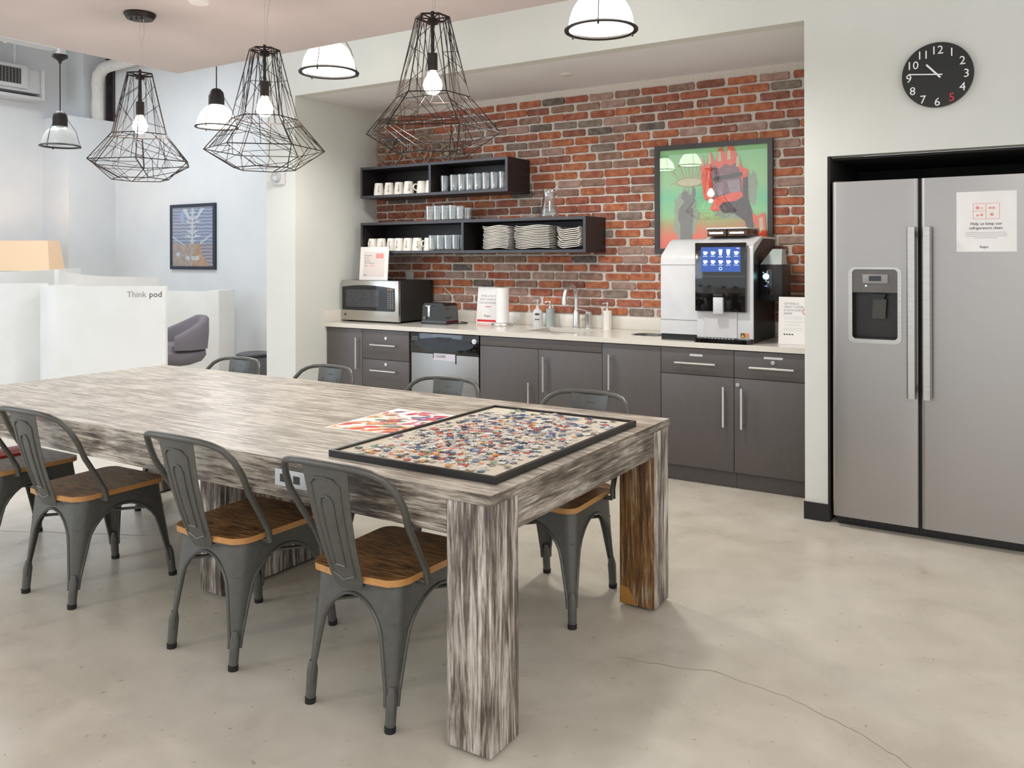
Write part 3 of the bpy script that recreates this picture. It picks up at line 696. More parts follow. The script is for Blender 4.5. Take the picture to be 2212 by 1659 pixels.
bm = B(); prism(bm, rrect(-0.768, -0.408, -0.669, -0.55, 0.02), 'z', 0.9145, 0.943); obj('drip_tray', bm, 'gloss_black', cm)
bm = B()
for k in range(9): box(bm, -0.70+0.022*k, -0.69+0.022*k, -0.655, -0.63, 0.943, 0.9455)
obj('drip_grille', bm, 'chrome', cm)
st = obj('warning_sticker', box(B(), -0.478, -0.425, -0.6195, -0.618, 0.952, 0.982), mat('orange_sticker', 'd08a58', 'd99664', 8, 0.5), cm)
obj('sticker_black', box(B(), -0.478, -0.452, -0.6202, -0.6192, 0.953, 0.981), 'ink', st)
bm = B(); prism(bm, [(-0.475, 0.956), (-0.455, 0.956), (-0.465, 0.977)], 'y', -0.6209, -0.62); obj('sticker_triangle', bm, mat('yellow_print', 'd8b03a', 'dcb645', 8, 0.5), st)
M['hopper'] = mat('smoked_hopper', '3a2a20', '4a3526', 30, 0.12)
for xa, xb in ((-0.735, -0.607), (-0.60, -0.472)):
    h = obj('bean_hopper', box(B(), xa, xb, -0.50, -0.24, 1.593, 1.64, 0, 0.004), 'hopper', cm)
    obj('paper_label', box(B(), xa+0.015, xb-0.02, -0.5015, -0.4995, 1.609, 1.622), 'paper', h)
obj('hopper_lid', box(B(), -0.74, -0.468, -0.505, -0.235, 1.6405, 1.651, 0, 0.003), 'white_plastic', cm)

rd = thing('payment_reader', 'black card reader with a glowing cyan light on the coffee machine side', 'card reader', (-0.34, -0.36, 1.3))
obj('body', box(B(), -0.068, 0.075, -0.09, 0.13, -0.12, 0.11, 0, 0.006), 'dark_plastic', rd)
obj('faceplate', box(B(), -0.06, 0.015, -0.097, -0.0905, -0.085, 0.085, 0, 0.003), 'gloss_black', rd)
bm = B(); tube(bm, [(-0.024, -0.0965, 0.035), (-0.024, -0.0995, 0.035)], 0.02, 20); obj('light', bm, 'led', rd)
bm = B(); prism(bm, [(-0.034, -0.028), (-0.014, -0.028), (-0.024, -0.022)], 'y', -0.1, -0.0965); obj('blue_light', bm, 'led_blue', rd)
bm = B()
for x, zz in ((-0.04, 0.06), (-0.01, 0.0), (-0.024, 0.006)): tube(bm, [(x, -0.0965, zz), (x, -0.1, zz)], 0.003, 8)
obj('small_lights', bm, 'led', rd)
bm = B(); rings = [[bm.verts.new((x, y, zz)) for x, y in q] for q, zz in (([(-0.065, -0.085), (0.07, -0.085), (0.07, 0.06), (-0.065, 0.06)], 0.111), ([(0.0, -0.03), (0.06, -0.03), (0.06, 0.05), (0.0, 0.05)], 0.21))]
for k in range(4): bm.faces.new((rings[0][k], rings[0][(k+1) % 4], rings[1][(k+1) % 4], rings[1][k]))
bm.faces.new(rings[0]); bm.faces.new(rings[1]); obj('hood', bm, 'bottle_grey', rd)
bm = B(); tube(bm, [(-0.38, -0.09, 0.93), (-0.33, -0.12, 0.92), (-0.28, -0.1, 0.92), (-0.27, -0.05, 0.93), (-0.3, -0.03, 0.97)], 0.006, 6)
tag(obj('power_cord', bm, 'rubber'), 'black power cord on the worktop behind the coffee machine', 'cord')

# ------------------------------------------------------------------ wall shelves and what stands on them
def shelf(label, x0, x1, z0, z1, div):
    r = thing('wall_shelf', label, 'shelf', (0, 0, 0)); T = 0.022; y0, y1 = -0.35, -0.0165
    def pan(name, *a):
        bm = B(); box(bm, *a, 0)
        for f in bm.faces:
            if f.calc_center_median().y < y0 + 1e-4: f.material_index = 1
        return obj(name, bm, ['espresso', 'espresso_edge_sheen'], r)
    pan('top_panel', x0, x1, y0, y1, z1-T, z1); pan('bottom_panel', x0, x1, y0, y1, z0, z0+T)
    pan('side_panel', x0, x0+T, y0, y1, z0+T, z1-T); pan('side_panel', x1-T, x1, y0, y1, z0+T, z1-T)
    pan('divider', div-T/2, div+T/2, y0, y1-0.011, z0+T, z1-T); pan('back_panel', x0+T, x1-T, y1-0.01, y1, z0+T, z1-T)
    return r
shelf('shorter dark wall shelf box with two bays, mounted above the longer one', -3.905, -2.383, 1.975, 2.245, -3.145)
shelf('longer dark wall shelf box holding plates, mounted below the shorter one', -3.905, -1.705, 1.496, 1.763, -2.815)
ZU, ZL, ZM = 1.997, 1.518, 1.763
def make_mug(label, group, loc, rz):
    r = thing('mug', label, 'mug', loc, rz, group)
    bm = B(); lathe(bm, [(0.043, 0.0), (0.0465, 0.0), (0.045, 0.03), (0.0375, 0.104), (0.034, 0.108), (0, 0.108), (0, 0.101), (0.034, 0.1), (0.043, 0.0)], 24); obj('body', bm, 'white_gloss', r)
    bm = B(); tube(bm, [(0.041, 0, 0.082), (0.062, 0, 0.082), (0.072, 0, 0.064), (0.068, 0, 0.042), (0.044, 0, 0.028)], 0.0058, 8); obj('handle', bm, 'white_gloss', r)
    return r
mug0 = None
for i, (x, y, a) in enumerate(((-3.745, -0.29, -1.0), (-3.638, -0.28, -1.1), (-3.53, -0.275, -1.1), (-3.415, -0.29, -0.95), (-3.305, -0.25, -2.4), (-3.205, -0.26, -1.0))):
    lb = f'white mug upside down on the upper shelf, {ORD[i]} from the side wall'
    if mug0 is None: mug0 = make_mug(lb, 'mugs on the upper shelf', (x, y, ZU), a)
    else: dup(mug0, (x, y, ZU), a, lb, 'mugs on the upper shelf')
for i, (x, y, a) in enumerate(((-3.826, -0.28, -1.4), (-3.722, -0.285, -0.9), (-3.625, -0.265, -1.3), (-3.527, -0.28, -1.35), (-3.428, -0.28, -1.3), (-3.326, -0.285, -1.0), (-3.228, -0.255, -1.9))):
    dup(mug0, (x, y, ZL), a, f'white mug upside down on the lower shelf, {ORD[i]} from the side wall', 'mugs on the lower shelf')
def glass_bm(h, rb_, rt, fl=10):
    bm = B(); seg = 20; prof = [(0, 0.0), (rt*0.97, 0.0), (rt, 0.004)] + [(rt + (rb_-rt)*k/5, 0.004 + (h-0.004)*k/5) for k in range(1, 6)] + [(rb_-0.0025, h), (rt-0.003, 0.012), (0, 0.012)]
    lathe(bm, prof, seg)
    for v in bm.verts:
        rr = math.hypot(v.co.x, v.co.y)
        if rr > 0.01 and 0.01 < v.co.z < h*0.8:
            s = 1 + 0.05*math.cos(10*math.atan2(v.co.y, v.co.x) + 40*v.co.z); v.co.x *= s; v.co.y *= s
    return bm
g0 = {}
def put_glass(kind, loc, label, group):
    if kind not in g0:
        h, r1, r2 = kind; o = obj('drinking_glass', glass_bm(h, r1, r2), 'glass'); g0[kind] = o
    else: o = g0[kind].copy(); COL.objects.link(o)
    o.location = loc; o.rotation_euler = (0, 0, random.uniform(0, 6)); tag(o, label, 'glass', group)
TALL, SHORT = (0.138, 0.037, 0.033), (0.126, 0.0375, 0.034)
put_glass(TALL, (-3.058, -0.26, ZU), 'single tall glass standing apart beside the divider of the upper shelf', 'glasses on the upper shelf')
for j in range(3):
    for i in range(7):
        fr = ['front', 'second', 'back'][j]
        put_glass(TALL, (-2.945 + 0.0795*i + 0.01*(j % 2), -0.285 + 0.085*j, ZU), f'tall glass in the {fr} row on the upper shelf, {ORD[i]} from the divider', 'glasses on the upper shelf')
for j in range(3):
    for i in range(4):
        put_glass(SHORT, (-3.165 + 0.080*i + 0.012*(j % 2), -0.285 + 0.085*j, ZL), f'glass in the {["front", "second", "back"][j]} row inside the lower shelf, {ORD[i]} from the mugs', 'glasses inside the lower shelf')
for j in range(2):
    for i in range(5):
        put_glass(SHORT if i < 4 else (0.108, 0.037, 0.034), (-3.205 + 0.0785*i + 0.012*j, -0.27 + 0.09*j, ZM), f'glass in the {["front", "back"][j]} row atop the lower shelf, {ORD[i]} from the wall', 'glasses on top of the lower shelf')
cf = B(); lathe(cf, [(0, 0.0), (0.068, 0), (0.073, 0.008), (0.07, 0.03), (0.055, 0.10), (0.045, 0.155), (0.043, 0.19), (0.05, 0.222), (0.047, 0.222), (0.040, 0.19), (0.042, 0.155), (0.052, 0.10), (0.066, 0.03), (0.06, 0.014), (0, 0.014)], 28)
tag(obj('carafe', cf, 'glass', loc=(-2.098, -0.2, ZM)), 'clear glass carafe standing alone on top of the lower shelf', 'carafe')

def plate_mesh(wd, dp, curve, th=0.0055, nx=16, ny=8):
    bm = B(); top = []; bot = []
    for j in range(ny+1):
        ra, rb2 = [], []
        for i in range(nx+1):
            u, v = i/nx*2-1, j/ny*2-1
            rx = math.copysign(abs(u)**0.9, u); sq_ = 1 - 0.06*abs(u*v)
            x, y = rx*wd/2*sq_, v*dp/2*sq_
            zz = 0.0062*math.sin(u*3.6 + 0.6) + curve*(abs(u)**2.6) + 0.004*v*v
            edge = max(abs(u), abs(v)) > 0.999
            ra.append(bm.verts.new((x, y, zz + th))); rb2.append(bm.verts.new((x*0.985, y*0.985, zz)))
        top.append(ra); bot.append(rb2)
    for j in range(ny):
        for i in range(nx):
            bm.faces.new((top[j][i], top[j][i+1], top[j+1][i+1], top[j+1][i])); bm.faces.new((bot[j][i], bot[j+1][i], bot[j+1][i+1], bot[j][i+1]))
    for j in range(ny):
        bm.faces.new((top[j][0], top[j+1][0], bot[j+1][0], bot[j][0])); bm.faces.new((top[j][nx], bot[j][nx], bot[j+1][nx], top[j+1][nx]))
    for i in range(nx):
        bm.faces.new((top[0][i], bot[0][i], bot[0][i+1], top[0][i+1])); bm.faces.new((top[ny][i], top[ny][i+1], bot[ny][i+1], bot[ny][i]))
    return bm
for wd, dp, cv, xc, n, pitch, nm, where in ((0.255, 0.2, 0.004, -2.515, 15, 0.0122, 'plate', 'narrow stack beside the divider'), (0.325, 0.2, 0.006, -2.185, 14, 0.0128, 'plate', 'wide middle stack'),
                                           (0.205, 0.2, 0.026, -1.862, 10, 0.0148, 'dish', 'end stack of deep dishes')):
    p0 = None
    for k in range(n):
        zz = ZL + 0.0085 + pitch*k
        lb = f'white wavy {nm} in the {where}, {ORD[n-1-k]} from the top'
        if p0 is None: p0 = o = obj('serving_'+nm, plate_mesh(wd, dp, cv), 'white_gloss', sharp=50)
        else: o = p0.copy(); COL.objects.link(o)
        o.location = (xc + random.uniform(-0.006, 0.006), -0.225 + random.uniform(-0.004, 0.004), zz); o.rotation_euler = (0, 0, random.uniform(-0.03, 0.03))
        tag(o, lb, nm, f'white {nm}s in the {where}')

# iron wheels on the upper shelf
ws = thing('wheel_sculpture', 'rusty iron ornament of three spoked wheels on the upper shelf', 'ornament', (0, 0, 0))
def wheel(cx, cz, R, sp, y):
    bm = B(); tube(bm, [(cx+R*math.cos(2*PI*k/28), y, cz+R*math.sin(2*PI*k/28)) for k in range(28)], 0.0095, 8, True)
    for s in range(sp):
        a = 2*PI*s/sp + 0.3; pts = []
        for k in range(6):
            t = k/5; rr = 0.02 + (R-0.02)*t; aa = a + 0.75*math.sin(PI*t*0.9)
            pts.append((cx+rr*math.cos(aa), y, cz+rr*math.sin(aa)))
        tube(bm, pts, 0.007, 6)
    tube(bm, [(cx, y-0.02, cz), (cx, y+0.02, cz)], 0.024, 12); return obj('wheel', bm, 'iron', ws)
wheel(-3.715, 2.245+0.158, 0.148, 6, -0.19); wheel(-3.36, 2.245+0.128, 0.118, 6, -0.19); wheel(-3.075, 2.245+0.085, 0.075, 5, -0.19)
bm = B(); tube(bm, [(-3.715, -0.165, 2.403), (-3.55, -0.16, 2.50), (-3.36, -0.165, 2.52), (-3.2, -0.16, 2.46), (-3.075, -0.165, 2.33)], 0.011, 8)
tube(bm, [(-3.36, -0.165, 2.373), (-3.36, -0.165, 2.52)], 0.009, 8); tube(bm, [(-3.715, -0.165, 2.403), (-3.36, -0.165, 2.373), (-3.075, -0.165, 2.33)], 0.008, 8); obj('frame', bm, 'iron', ws)

# ------------------------------------------------------------------ big painting on the bricks
pa = thing('framed_artwork', 'large square green and orange painting in a black frame on the bricks', 'picture', (-1.292, -0.017, 1.488))
W, H = 0.86, 0.787; F = 0.034
bm = B(); box(bm, 0, W, -0.03, 0, 0, F); box(bm, 0, W, -0.03, 0, H-F, H); box(bm, 0, F, -0.03, 0, F, H-F); box(bm, W-F, W, -0.03, 0, F, H-F)
obj('frame', bm, mat('black_frame', '2a2827', '312f2d', 20, 0.4), pa)
m, nt, p = newmat('painting_ground'); p.inputs['Roughness'].default_value = 0.6
tc = nt.nodes.new('ShaderNodeTexCoord'); sp_ = nt.nodes.new('ShaderNodeSeparateXYZ'); nt.links.new(tc.outputs['Object'], sp_.inputs[0])
ns = nt.nodes.new('ShaderNodeTexNoise'); ns.inputs['Scale'].default_value = 4; nt.links.new(tc.outputs['Object'], ns.inputs['Vector'])
ma = nt.nodes.new('ShaderNodeMath'); ma.operation = 'MULTIPLY_ADD'; ma.inputs[1].default_value = 0.16; nt.links.new(ns.outputs['Fac'], ma.inputs[0])
mb = nt.nodes.new('ShaderNodeMath'); mb.operation = 'SUBTRACT'; mb.inputs[1].default_value = 0.08; nt.links.new(sp_.outputs['Z'], ma.inputs[2]); nt.links.new(ma.outputs[0], mb.inputs[0])
mc = nt.nodes.new('ShaderNodeMath'); mc.operation = 'DIVIDE'; mc.inputs[1].default_value = H; nt.links.new(mb.outputs[0], mc.inputs[0])
rp = nt.nodes.new('ShaderNodeValToRGB'); e = rp.color_ramp.elements
for _ in range(5): e.new(0.5)
for k, (pos, col) in enumerate([(0.05, 'f04a1c'), (0.17, 'ea6a34'), (0.27, 'b59a52'), (0.36, '8fcf86'), (0.5, '6cc996'), (0.66, '9ccf8a'), (0.9, '8fcf8c')]): e[k].position = pos; e[k].color = lin(col)
nt.links.new(mc.outputs[0], rp.inputs['Fac']); nt.links.new(rp.outputs['Color'], p.inputs['Base Color'])
pr = obj('print', box(B(), F, W-F, -0.008, -0.004, F, H-F), m, pa)
def uv(x, y):      # painting crop fractions: u across, v down
    return (F + (W-2*F)*x, H - F - (H-2*F)*y)
layer = [0.0082]
def shape(name, pts, m, parent=pr):
    layer[0] += 0.00025; bm = B(); y = -layer[0]
    bm.faces.new([bm.verts.new((uv(a, b)[0], y, uv(a, b)[1])) for a, b in pts]); return obj(name, bm, m, parent)
def blob(name, cx, cy, rx, ry, m, n=26, jit=0.12):
    return shape(name, [(cx + rx*math.cos(2*PI*k/n)*(1+random.uniform(-jit, jit)), cy + ry*math.sin(2*PI*k/n)*(1+random.uniform(-jit, jit))) for k in range(n)], m)
M['p_red'] = mat('paint_red', 'e6502c', 'ee6238', 30, 0.6); M['p_dark'] = mat('paint_dark', '40302f', '4c3a38', 30, 0.6); M['p_grey'] = mat('paint_grey', '6c6a60', '767468', 60, 0.6)
M['p_smoke'] = mat('paint_smoke', '8f9a80', '9aa58a', 60, 0.6); M['p_purple'] = mat('paint_plum', '7a5157', '8a6167', 40, 0.6); M['p_cream'] = mat('paint_cream', 'c2bd94', 'ccc79e', 40, 0.6); M['p_tan'] = mat('paint_tan', 'a8976a', 'b3a276', 40, 0.6)
blob('painted_haze', 0.25, 0.66, 0.13, 0.24, 'p_smoke', 30, 0.2); blob('painted_haze', 0.86, 0.42, 0.05, 0.16, 'p_smoke', 24, 0.2); blob('painted_haze', 0.68, 0.66, 0.16, 0.05, 'p_smoke', 24, 0.2)
for k in range(16):
    a = PI*(0.98 + 1.02*k/15); ca, sa = math.cos(a), math.sin(a)
    shape('painted_ray', [(0.3 + 0.12*ca, 0.33 + 0.05*sa), (0.3 + 0.2*ca*(1+0.2*(k % 2)), 0.33 + 0.22*sa), (0.31 + 0.2*ca, 0.34 + 0.21*sa), (0.31 + 0.125*ca, 0.33 + 0.05*sa)], 'p_tan')
blob('painted_halo', 0.29, 0.335, 0.13, 0.05, 'p_tan', 28, 0.0); blob('painted_halo', 0.29, 0.335, 0.115, 0.037, 'p_cream', 28, 0.0)
shape('painted_figure', [(0.2, 0.98), (0.2, 0.76), (0.18, 0.7), (0.19, 0.6), (0.24, 0.53), (0.21, 0.49), (0.215, 0.44), (0.25, 0.42), (0.28, 0.44), (0.285, 0.48), (0.31, 0.46), (0.315, 0.38), (0.325, 0.38), (0.345, 0.41), (0.345, 0.47), (0.31, 0.58), (0.32, 0.62), (0.32, 0.7), (0.31, 0.76), (0.31, 0.98), (0.265, 0.98), (0.26, 0.84), (0.245, 0.98)], 'p_grey')
shape('painted_fist', [(0.42, 0.48), (0.40, 0.28), (0.385, 0.12), (0.41, 0.08), (0.44, 0.2), (0.47, 0.06), (0.5, 0.06), (0.53, 0.17), (0.56, 0.02), (0.59, 0.0), (0.62, 0.08), (0.65, -0.0), (0.69, 0.0), (0.74, 0.12), (0.78, 0.22), (0.83, 0.24), (0.81, 0.35), (0.81, 0.55), (0.86, 0.66), (0.93, 0.72), (0.92, 0.78), (0.82, 0.74), (0.7, 0.6), (0.52, 0.64), (0.48, 0.61), (0.51, 0.55), (0.44, 0.52)], 'p_red')
shape('painted_hand', [(0.49, 0.2), (0.52, 0.18), (0.57, 0.22), (0.62, 0.17), (0.67, 0.2), (0.71, 0.17), (0.75, 0.24), (0.77, 0.36), (0.78, 0.46), (0.74, 0.49), (0.5, 0.52), (0.5, 0.4)], 'p_purple')
shape('painted_shadow', [(0.5, 0.3), (0.77, 0.26), (0.78, 0.3), (0.51, 0.34)], 'p_dark')
shape('painted_arm', [(0.78, 0.32), (0.82, 0.31), (0.825, 0.52), (0.86, 0.64), (0.89, 0.98), (0.84, 0.98), (0.8, 0.74), (0.7, 0.66), (0.6, 0.65), (0.56, 0.6), (0.6, 0.55), (0.72, 0.54), (0.78, 0.5)], 'p_dark')
shape('painted_strap', [(0.53, 0.5), (0.76, 0.44), (0.77, 0.48), (0.53, 0.54)], 'p_red')
for a in ((0.53, 0.36, 0.6, 0.47), (0.64, 0.34, 0.75, 0.45)):
    shape('painted_highlight', [(a[0], a[1]), (a[2], a[1]-0.01), (a[2]+0.01, a[3]), (a[0]+0.02, a[3]+0.01)], mat('paint_lilac', '95808a', 'a38e98', 60, 0.6))
for cx, cy in ((0.405, 0.14), (0.48, 0.12), (0.57, 0.1), (0.655, 0.09), (0.735, 0.16)):
    shape('painted_finger', [(cx-0.015, cy+0.05), (cx-0.012, cy-0.05), (cx+0.012, cy-0.055), (cx+0.02, cy+0.04)], 'p_cream')
shape('painted_corner', [(0.9, 0.7), (0.97, 0.66), (0.99, 0.95), (0.9, 0.9)], 'p_red'); shape('painted_corner', [(0.92, 0.72), (0.95, 0.7), (0.96, 0.82), (0.93, 0.86)], 'p_cream')
obj('glazing', box(B(), F, W-F, -0.021, -0.019, F, H-F), 'pane', pa)

# ------------------------------------------------------------------ clock
ck = thing('wall_clock', 'round black wall clock with white numerals above the refrigerator', 'clock', (0.668, DA, 2.394))
R = 0.166
bm = B(); tube(bm, [(0, -0.001, 0), (0, -0.026, 0)], R, 64); obj('dial', bm, mat('clock_black', '1f201e', '242522', 60, 0.5), ck)
for h in range(1, 13):
    a = PI/2 - h*PI/6; rr = R*0.80
    t = text('numeral', str(h), 0.06, (rr*math.cos(a), -0.0265, rr*math.sin(a) + 0.021), FACE, 'ink_red' if h == 5 else 'ink_white', ck, 'CENTER', 0.0008)
def hand(name, deg, L, back, wd, y):
    a = PI/2 - math.radians(deg); d = Vector((math.cos(a), 0, math.sin(a))); n = Vector((-d.z, 0, d.x)); bm = B()
    q = [(-d*back + n*wd), (d*L + n*wd), (d*L - n*wd), (-d*back - n*wd)]
    A = [bm.verts.new((v.x, y, v.z)) for v in q]; Bq = [bm.verts.new((v.x, y-0.0015, v.z)) for v in q]
    bm.faces.new(A); bm.faces.new(Bq)
    for k in range(4): bm.faces.new((A[k], A[(k+1) % 4], Bq[(k+1) % 4], Bq[k]))
    return obj(name, bm, 'ink_white', ck)
hand('hour_hand', 318, 0.075, 0.022, 0.0045, -0.029); hand('minute_hand', 276, 0.135, 0.025, 0.003, -0.032)

# ------------------------------------------------------------------ refrigerator
fr = thing('refrigerator', 'tall stainless steel side-by-side refrigerator with ice dispenser in the wall niche', 'refrigerator')
obj('cabinet', box(B(), 0.16, 1.075, -0.985, -0.2, 0.05, 1.85), mat('fridge_grey', '3c3b3a', '434241', 10, 0.5), fr)
def door_bm(x0, x1):
    r = 0.022; pr_ = [(x0, -0.985), (x1, -0.985)] + [(x1 - r + r*math.cos(t), -1.057 + r - r*math.sin(t)) for t in [PI/2*k/6 for k in range(7)]] + [(x0 + r - r*math.sin(t), -1.057 + r - r*math.cos(t)) for t in [PI/2*k/6 for k in range(7)]]
    return prism(B(), pr_, 'z', 0.058, 1.863)
DX0, DX1, DZ0, DZ1 = 0.25, 0.495, 1.008, 1.398
# freezer door is assembled around the dispenser opening
bm = B(); r = 0.022
def side_prof(x0, x1, left):
    if left: return [(x0, -0.986), (x0, -1.057 + r)] + [(x0 + r - r*math.cos(t), -1.057 + r - r*math.sin(t)) for t in [PI/2*k/6 for k in range(1, 7)]] + [(x1, -1.057), (x1, -0.986)]
    return [(x0, -0.986), (x0, -1.057)] + [(x1 - r + r*math.sin(t), -1.057 + r - r*math.cos(t)) for t in [PI/2*k/6 for k in range(7)]] + [(x1, -0.986)]
prism(bm, side_prof(0.158, DX0, True), 'z', 0.058, 1.863); prism(bm, side_prof(DX1, 0.584, False), 'z', 0.058, 1.863)
prism(bm, [(DX0, -0.986), (DX0, -1.057), (DX1, -1.057), (DX1, -0.986)], 'z', 0.058, DZ0); prism(bm, [(DX0, -0.986), (DX0, -1.057), (DX1, -1.057), (DX1, -0.986)], 'z', DZ1, 1.863)
bmesh.ops.remove_doubles(bm, verts=bm.verts, dist=1e-5)
fd = obj('freezer_door', bm, 'fridge', fr)
rdoor = obj('fridge_door', door_bm(0.592, 1.078), 'fridge', fr)
def fh(par, x0, x1):
    bm = B(); xm = (x0+x1)/2
    pr_ = [(x0, -1.082), (x1, -1.082), (x1, -1.095), (x1-0.008, -1.108), (x0+0.008, -1.108), (x0, -1.095)]
    prism(bm, pr_, 'z', 0.728, 1.612)
    for zz in (0.76, 1.56): box(bm, xm-0.012, xm+0.012, -1.083, -1.056, zz, zz+0.03)
    obj('handle', bm, 'steel_h', par)
fh(fd, 0.531, 0.577); fh(rdoor, 0.601, 0.647)
bm = B(); oo, ii = rrect(DX0-0.008, DX1+0.008, DZ0-0.008, DZ1+0.006, 0.03), rrect(DX0+0.011, DX1-0.011, DZ0+0.014, DZ1-0.006, 0.02); nn = len(oo)
yf, yb = -1.0635, -1.0572
R4 = [[bm.verts.new((x, y, z)) for x, z in q] for q, y in ((oo, yb), (oo, yf), (ii, yf), (ii, -1.04))]
for A_, B_ in zip(R4, R4[1:]):
    for k in range(nn): bm.faces.new((A_[k], A_[(k+1) % nn], B_[(k+1) % nn], B_[k]))
obj('dispenser_frame', bm, 'steel_h', fd)
bm = B(); x0, x1 = DX0+0.0005, DX1-0.0005
box(bm, x0, x1, -0.99, -0.986, DZ0, 1.27); box(bm, x0, x0+0.004, -1.05, -0.99, DZ0, 1.27); box(bm, x1-0.004, x1, -1.05, -0.99, DZ0, 1.27); box(bm, x0, x1, -1.055, -0.99, DZ0+0.0005, DZ0+0.02); box(bm, x0, x1, -1.05, -0.986, 1.266, 1.27)
obj('recess', bm, mat('recess_black', '1b1812', '25211a', 8, 0.3), fd)
obj('panel', box(B(), x0, x1, -1.0605, -0.99, 1.2705, DZ1-0.0005), 'grey_plastic', fd)
obj('control_plate', box(B(), 0.313, 0.437, -1.0635, -1.0604, 1.318, 1.366, 0, 0.001), mat('pale_grey_plate', '8d8a86', '95928e', 10, 0.4), fd)
obj('display', box(B(), 0.345, 0.405, -1.0645, -1.063, 1.33, 1.358), 'gloss_black', fd)
bm = B(); prism(bm, [(0.345, 1.262), (0.425, 1.262), (0.415, 1.235), (0.355, 1.235)], 'y', -1.05, -1.0); obj('nozzle', bm, 'dark_plastic', fd)
bm = B(); prism(bm, [(0.36, 1.234), (0.425, 1.234), (0.42, 1.13), (0.355, 1.13)], 'y', -1.03, -1.018); obj('paddle', bm, mat('smoked_paddle', '3a362f', '444038', 10, 0.25), fd)
bm = B(); tube(bm, [(0.33, -1.0603, 1.305), (0.33, -1.0625, 1.305)], 0.004, 8); obj('indicator_light', bm, 'led', fd)
bm = B(); box(bm, 0.17, 1.07, -0.99, -0.97, 0.0, 0.05)
for k in range(22): box(bm, 0.19+0.04*k, 0.215+0.04*k, -0.995, -0.99, 0.012, 0.04)
obj('base_grille', bm, 'dark_plastic', fr)
obj('hinge_cap', box(B(), 0.163, 0.21, -1.03, -0.93, 1.851, 1.872, 0, 0.004), 'dark_plastic', fr)
obj('gasket', box(B(), 0.5845, 0.5915, -1.04, -0.986, 0.06, 1.86), 'rubber', fr)
nt_ = tag(obj('paper_notice', box(B(), 0.757, 1.018, -1.0592, -1.0578, 1.483, 1.783), 'paper'), 'white paper notice taped to the refrigerator door', 'notice')
text('printed_text', 'Help us keep our\nrefrigerators clean.', 0.0195, (0.887, -1.0597, 1.632), FACE, 'ink', nt_, 'CENTER', 0.0004, 1.0, 1.1)
text('printed_text', 'Regus', 0.016, (0.878, -1.0597, 1.515), FACE, 'ink', nt_, 'CENTER')
bm = B()
for k, l in enumerate((0.175, 0.185, 0.18, 0.1)): box(bm, 0.887-l/2, 0.887+l/2, -1.0597, -1.0592, 1.578-0.009*k, 1.5795-0.009*k)
obj('printed_lines', bm, 'ink_grey', nt_)
bm = B()
for x0, x1, z0, z1 in ((0.83, 0.946, 1.722, 1.724), (0.83, 0.946, 1.646, 1.648), (0.83, 0.832, 1.648, 1.722), (0.944, 0.946, 1.648, 1.722), (0.886, 0.888, 1.648, 1.722), (0.83, 0.886, 1.684, 1.686)):
    box(bm, x0, x1, -1.0597, -1.0592, z0, z1)
for x, zz, rr in ((0.85, 1.702, 0.009), (0.869, 1.7, 0.004), (0.85, 1.664, 0.006), (0.868, 1.666, 0.007), (0.905, 1.7, 0.006), (0.92, 1.7, 0.006), (0.912, 1.668, 0.008)):
    prism(bm, [(x+rr*math.cos(2*PI*k/10), zz+rr*math.sin(2*PI*k/10)) for k in range(10)], 'y', -1.0597, -1.0592)
obj('printed_icon', bm, 'ink_pink', nt_)

# ------------------------------------------------------------------ big weathered table
tb = thing('dining_table', 'long weathered plank-effect table filling the middle of the room', 'table')
TX0, TX1, TY0, TY1, TH = -3.66, -0.22, -3.834, -2.462, 0.773
bm = box(B(), TX0, TX1, TY0, TY1, TH-0.032, TH); bm.normal_update()
for f in bm.faces: f.material_index = 1 if abs(f.normal.y) > 0.9 else (2 if abs(f.normal.x) > 0.9 else 0)
obj('top', bm, ['wood_top', 'wood_x', 'wood_y'], tb)
A = 0.004; ZB = TH - 0.135; ZA = TH - 0.0325
for (x0, x1, y0, y1, m_) in ((TX0+0.16, TX1-0.16, TY0+A, TY0+A+0.03, 'wood_x'), (TX0+0.16, TX1-0.16, TY1-A-0.03, TY1-A, 'wood_x'), (TX0+A, TX0+A+0.03, TY0+0.16, TY1-0.16, 'wood_y'), (TX1-A-0.03, TX1-A, TY0+0.16, TY1-0.16, 'wood_y')):
    obj('apron', box(B(), x0, x1, y0, y1, ZB, ZA), m_, tb)
L = 0.155
for i, (x0, y0) in enumerate(((TX1-A-L, TY0+A), (TX1-A-L, TY1-A-L), (TX0+A, TY0+A), (TX0+A, TY1-A-L))):
    bm = B(); box(bm, x0, x0+L, y0, y0+L, 0.012, ZA, 0, 0.0015); bm.normal_update()
    if i == 1:
        for f in bm.faces:
            if f.calc_center_median().y < y0 + 0.001: f.material_index = 1
    l = obj('leg', bm, ['wood_z', 'wood_brown'], tb)
    obj('foot_pad', box(B(), x0+0.03, x0+L-0.03, y0+0.03, y0+L-0.03, 0.0, 0.0115), 'dark_plastic', l)
    if i == 1:
        bm = B(); prism(bm, [(x0+0.003, 0.014), (x0+0.075, 0.014), (x0+0.06, 0.05), (x0+0.04, 0.08), (x0+0.003, 0.088)], 'y', y0-0.0008, y0+0.001)
        obj('chipped_patch', bm, mat('bare_orange_wood', '9a6a28', 'a87632', 12, 0.5), l, label='orange bare-wood chip at the foot')
sp = obj('support_panel', box(B(), -1.99, -1.855, -3.465, -2.85, 0.012, ZA), 'wood_z', tb)
obj('foot_pad', box(B(), -1.97, -1.875, -3.44, -2.87, 0.0, 0.0115), 'dark_plastic', sp)
po = obj('power_outlet', box(B(), -1.108, -0.956, TY0-0.002, TY0+A+0.001, 0.681, 0.738, 0, 0.001), mat('outlet_plate', 'b3b6b6', 'bbbebe', 10, 0.4), tb)
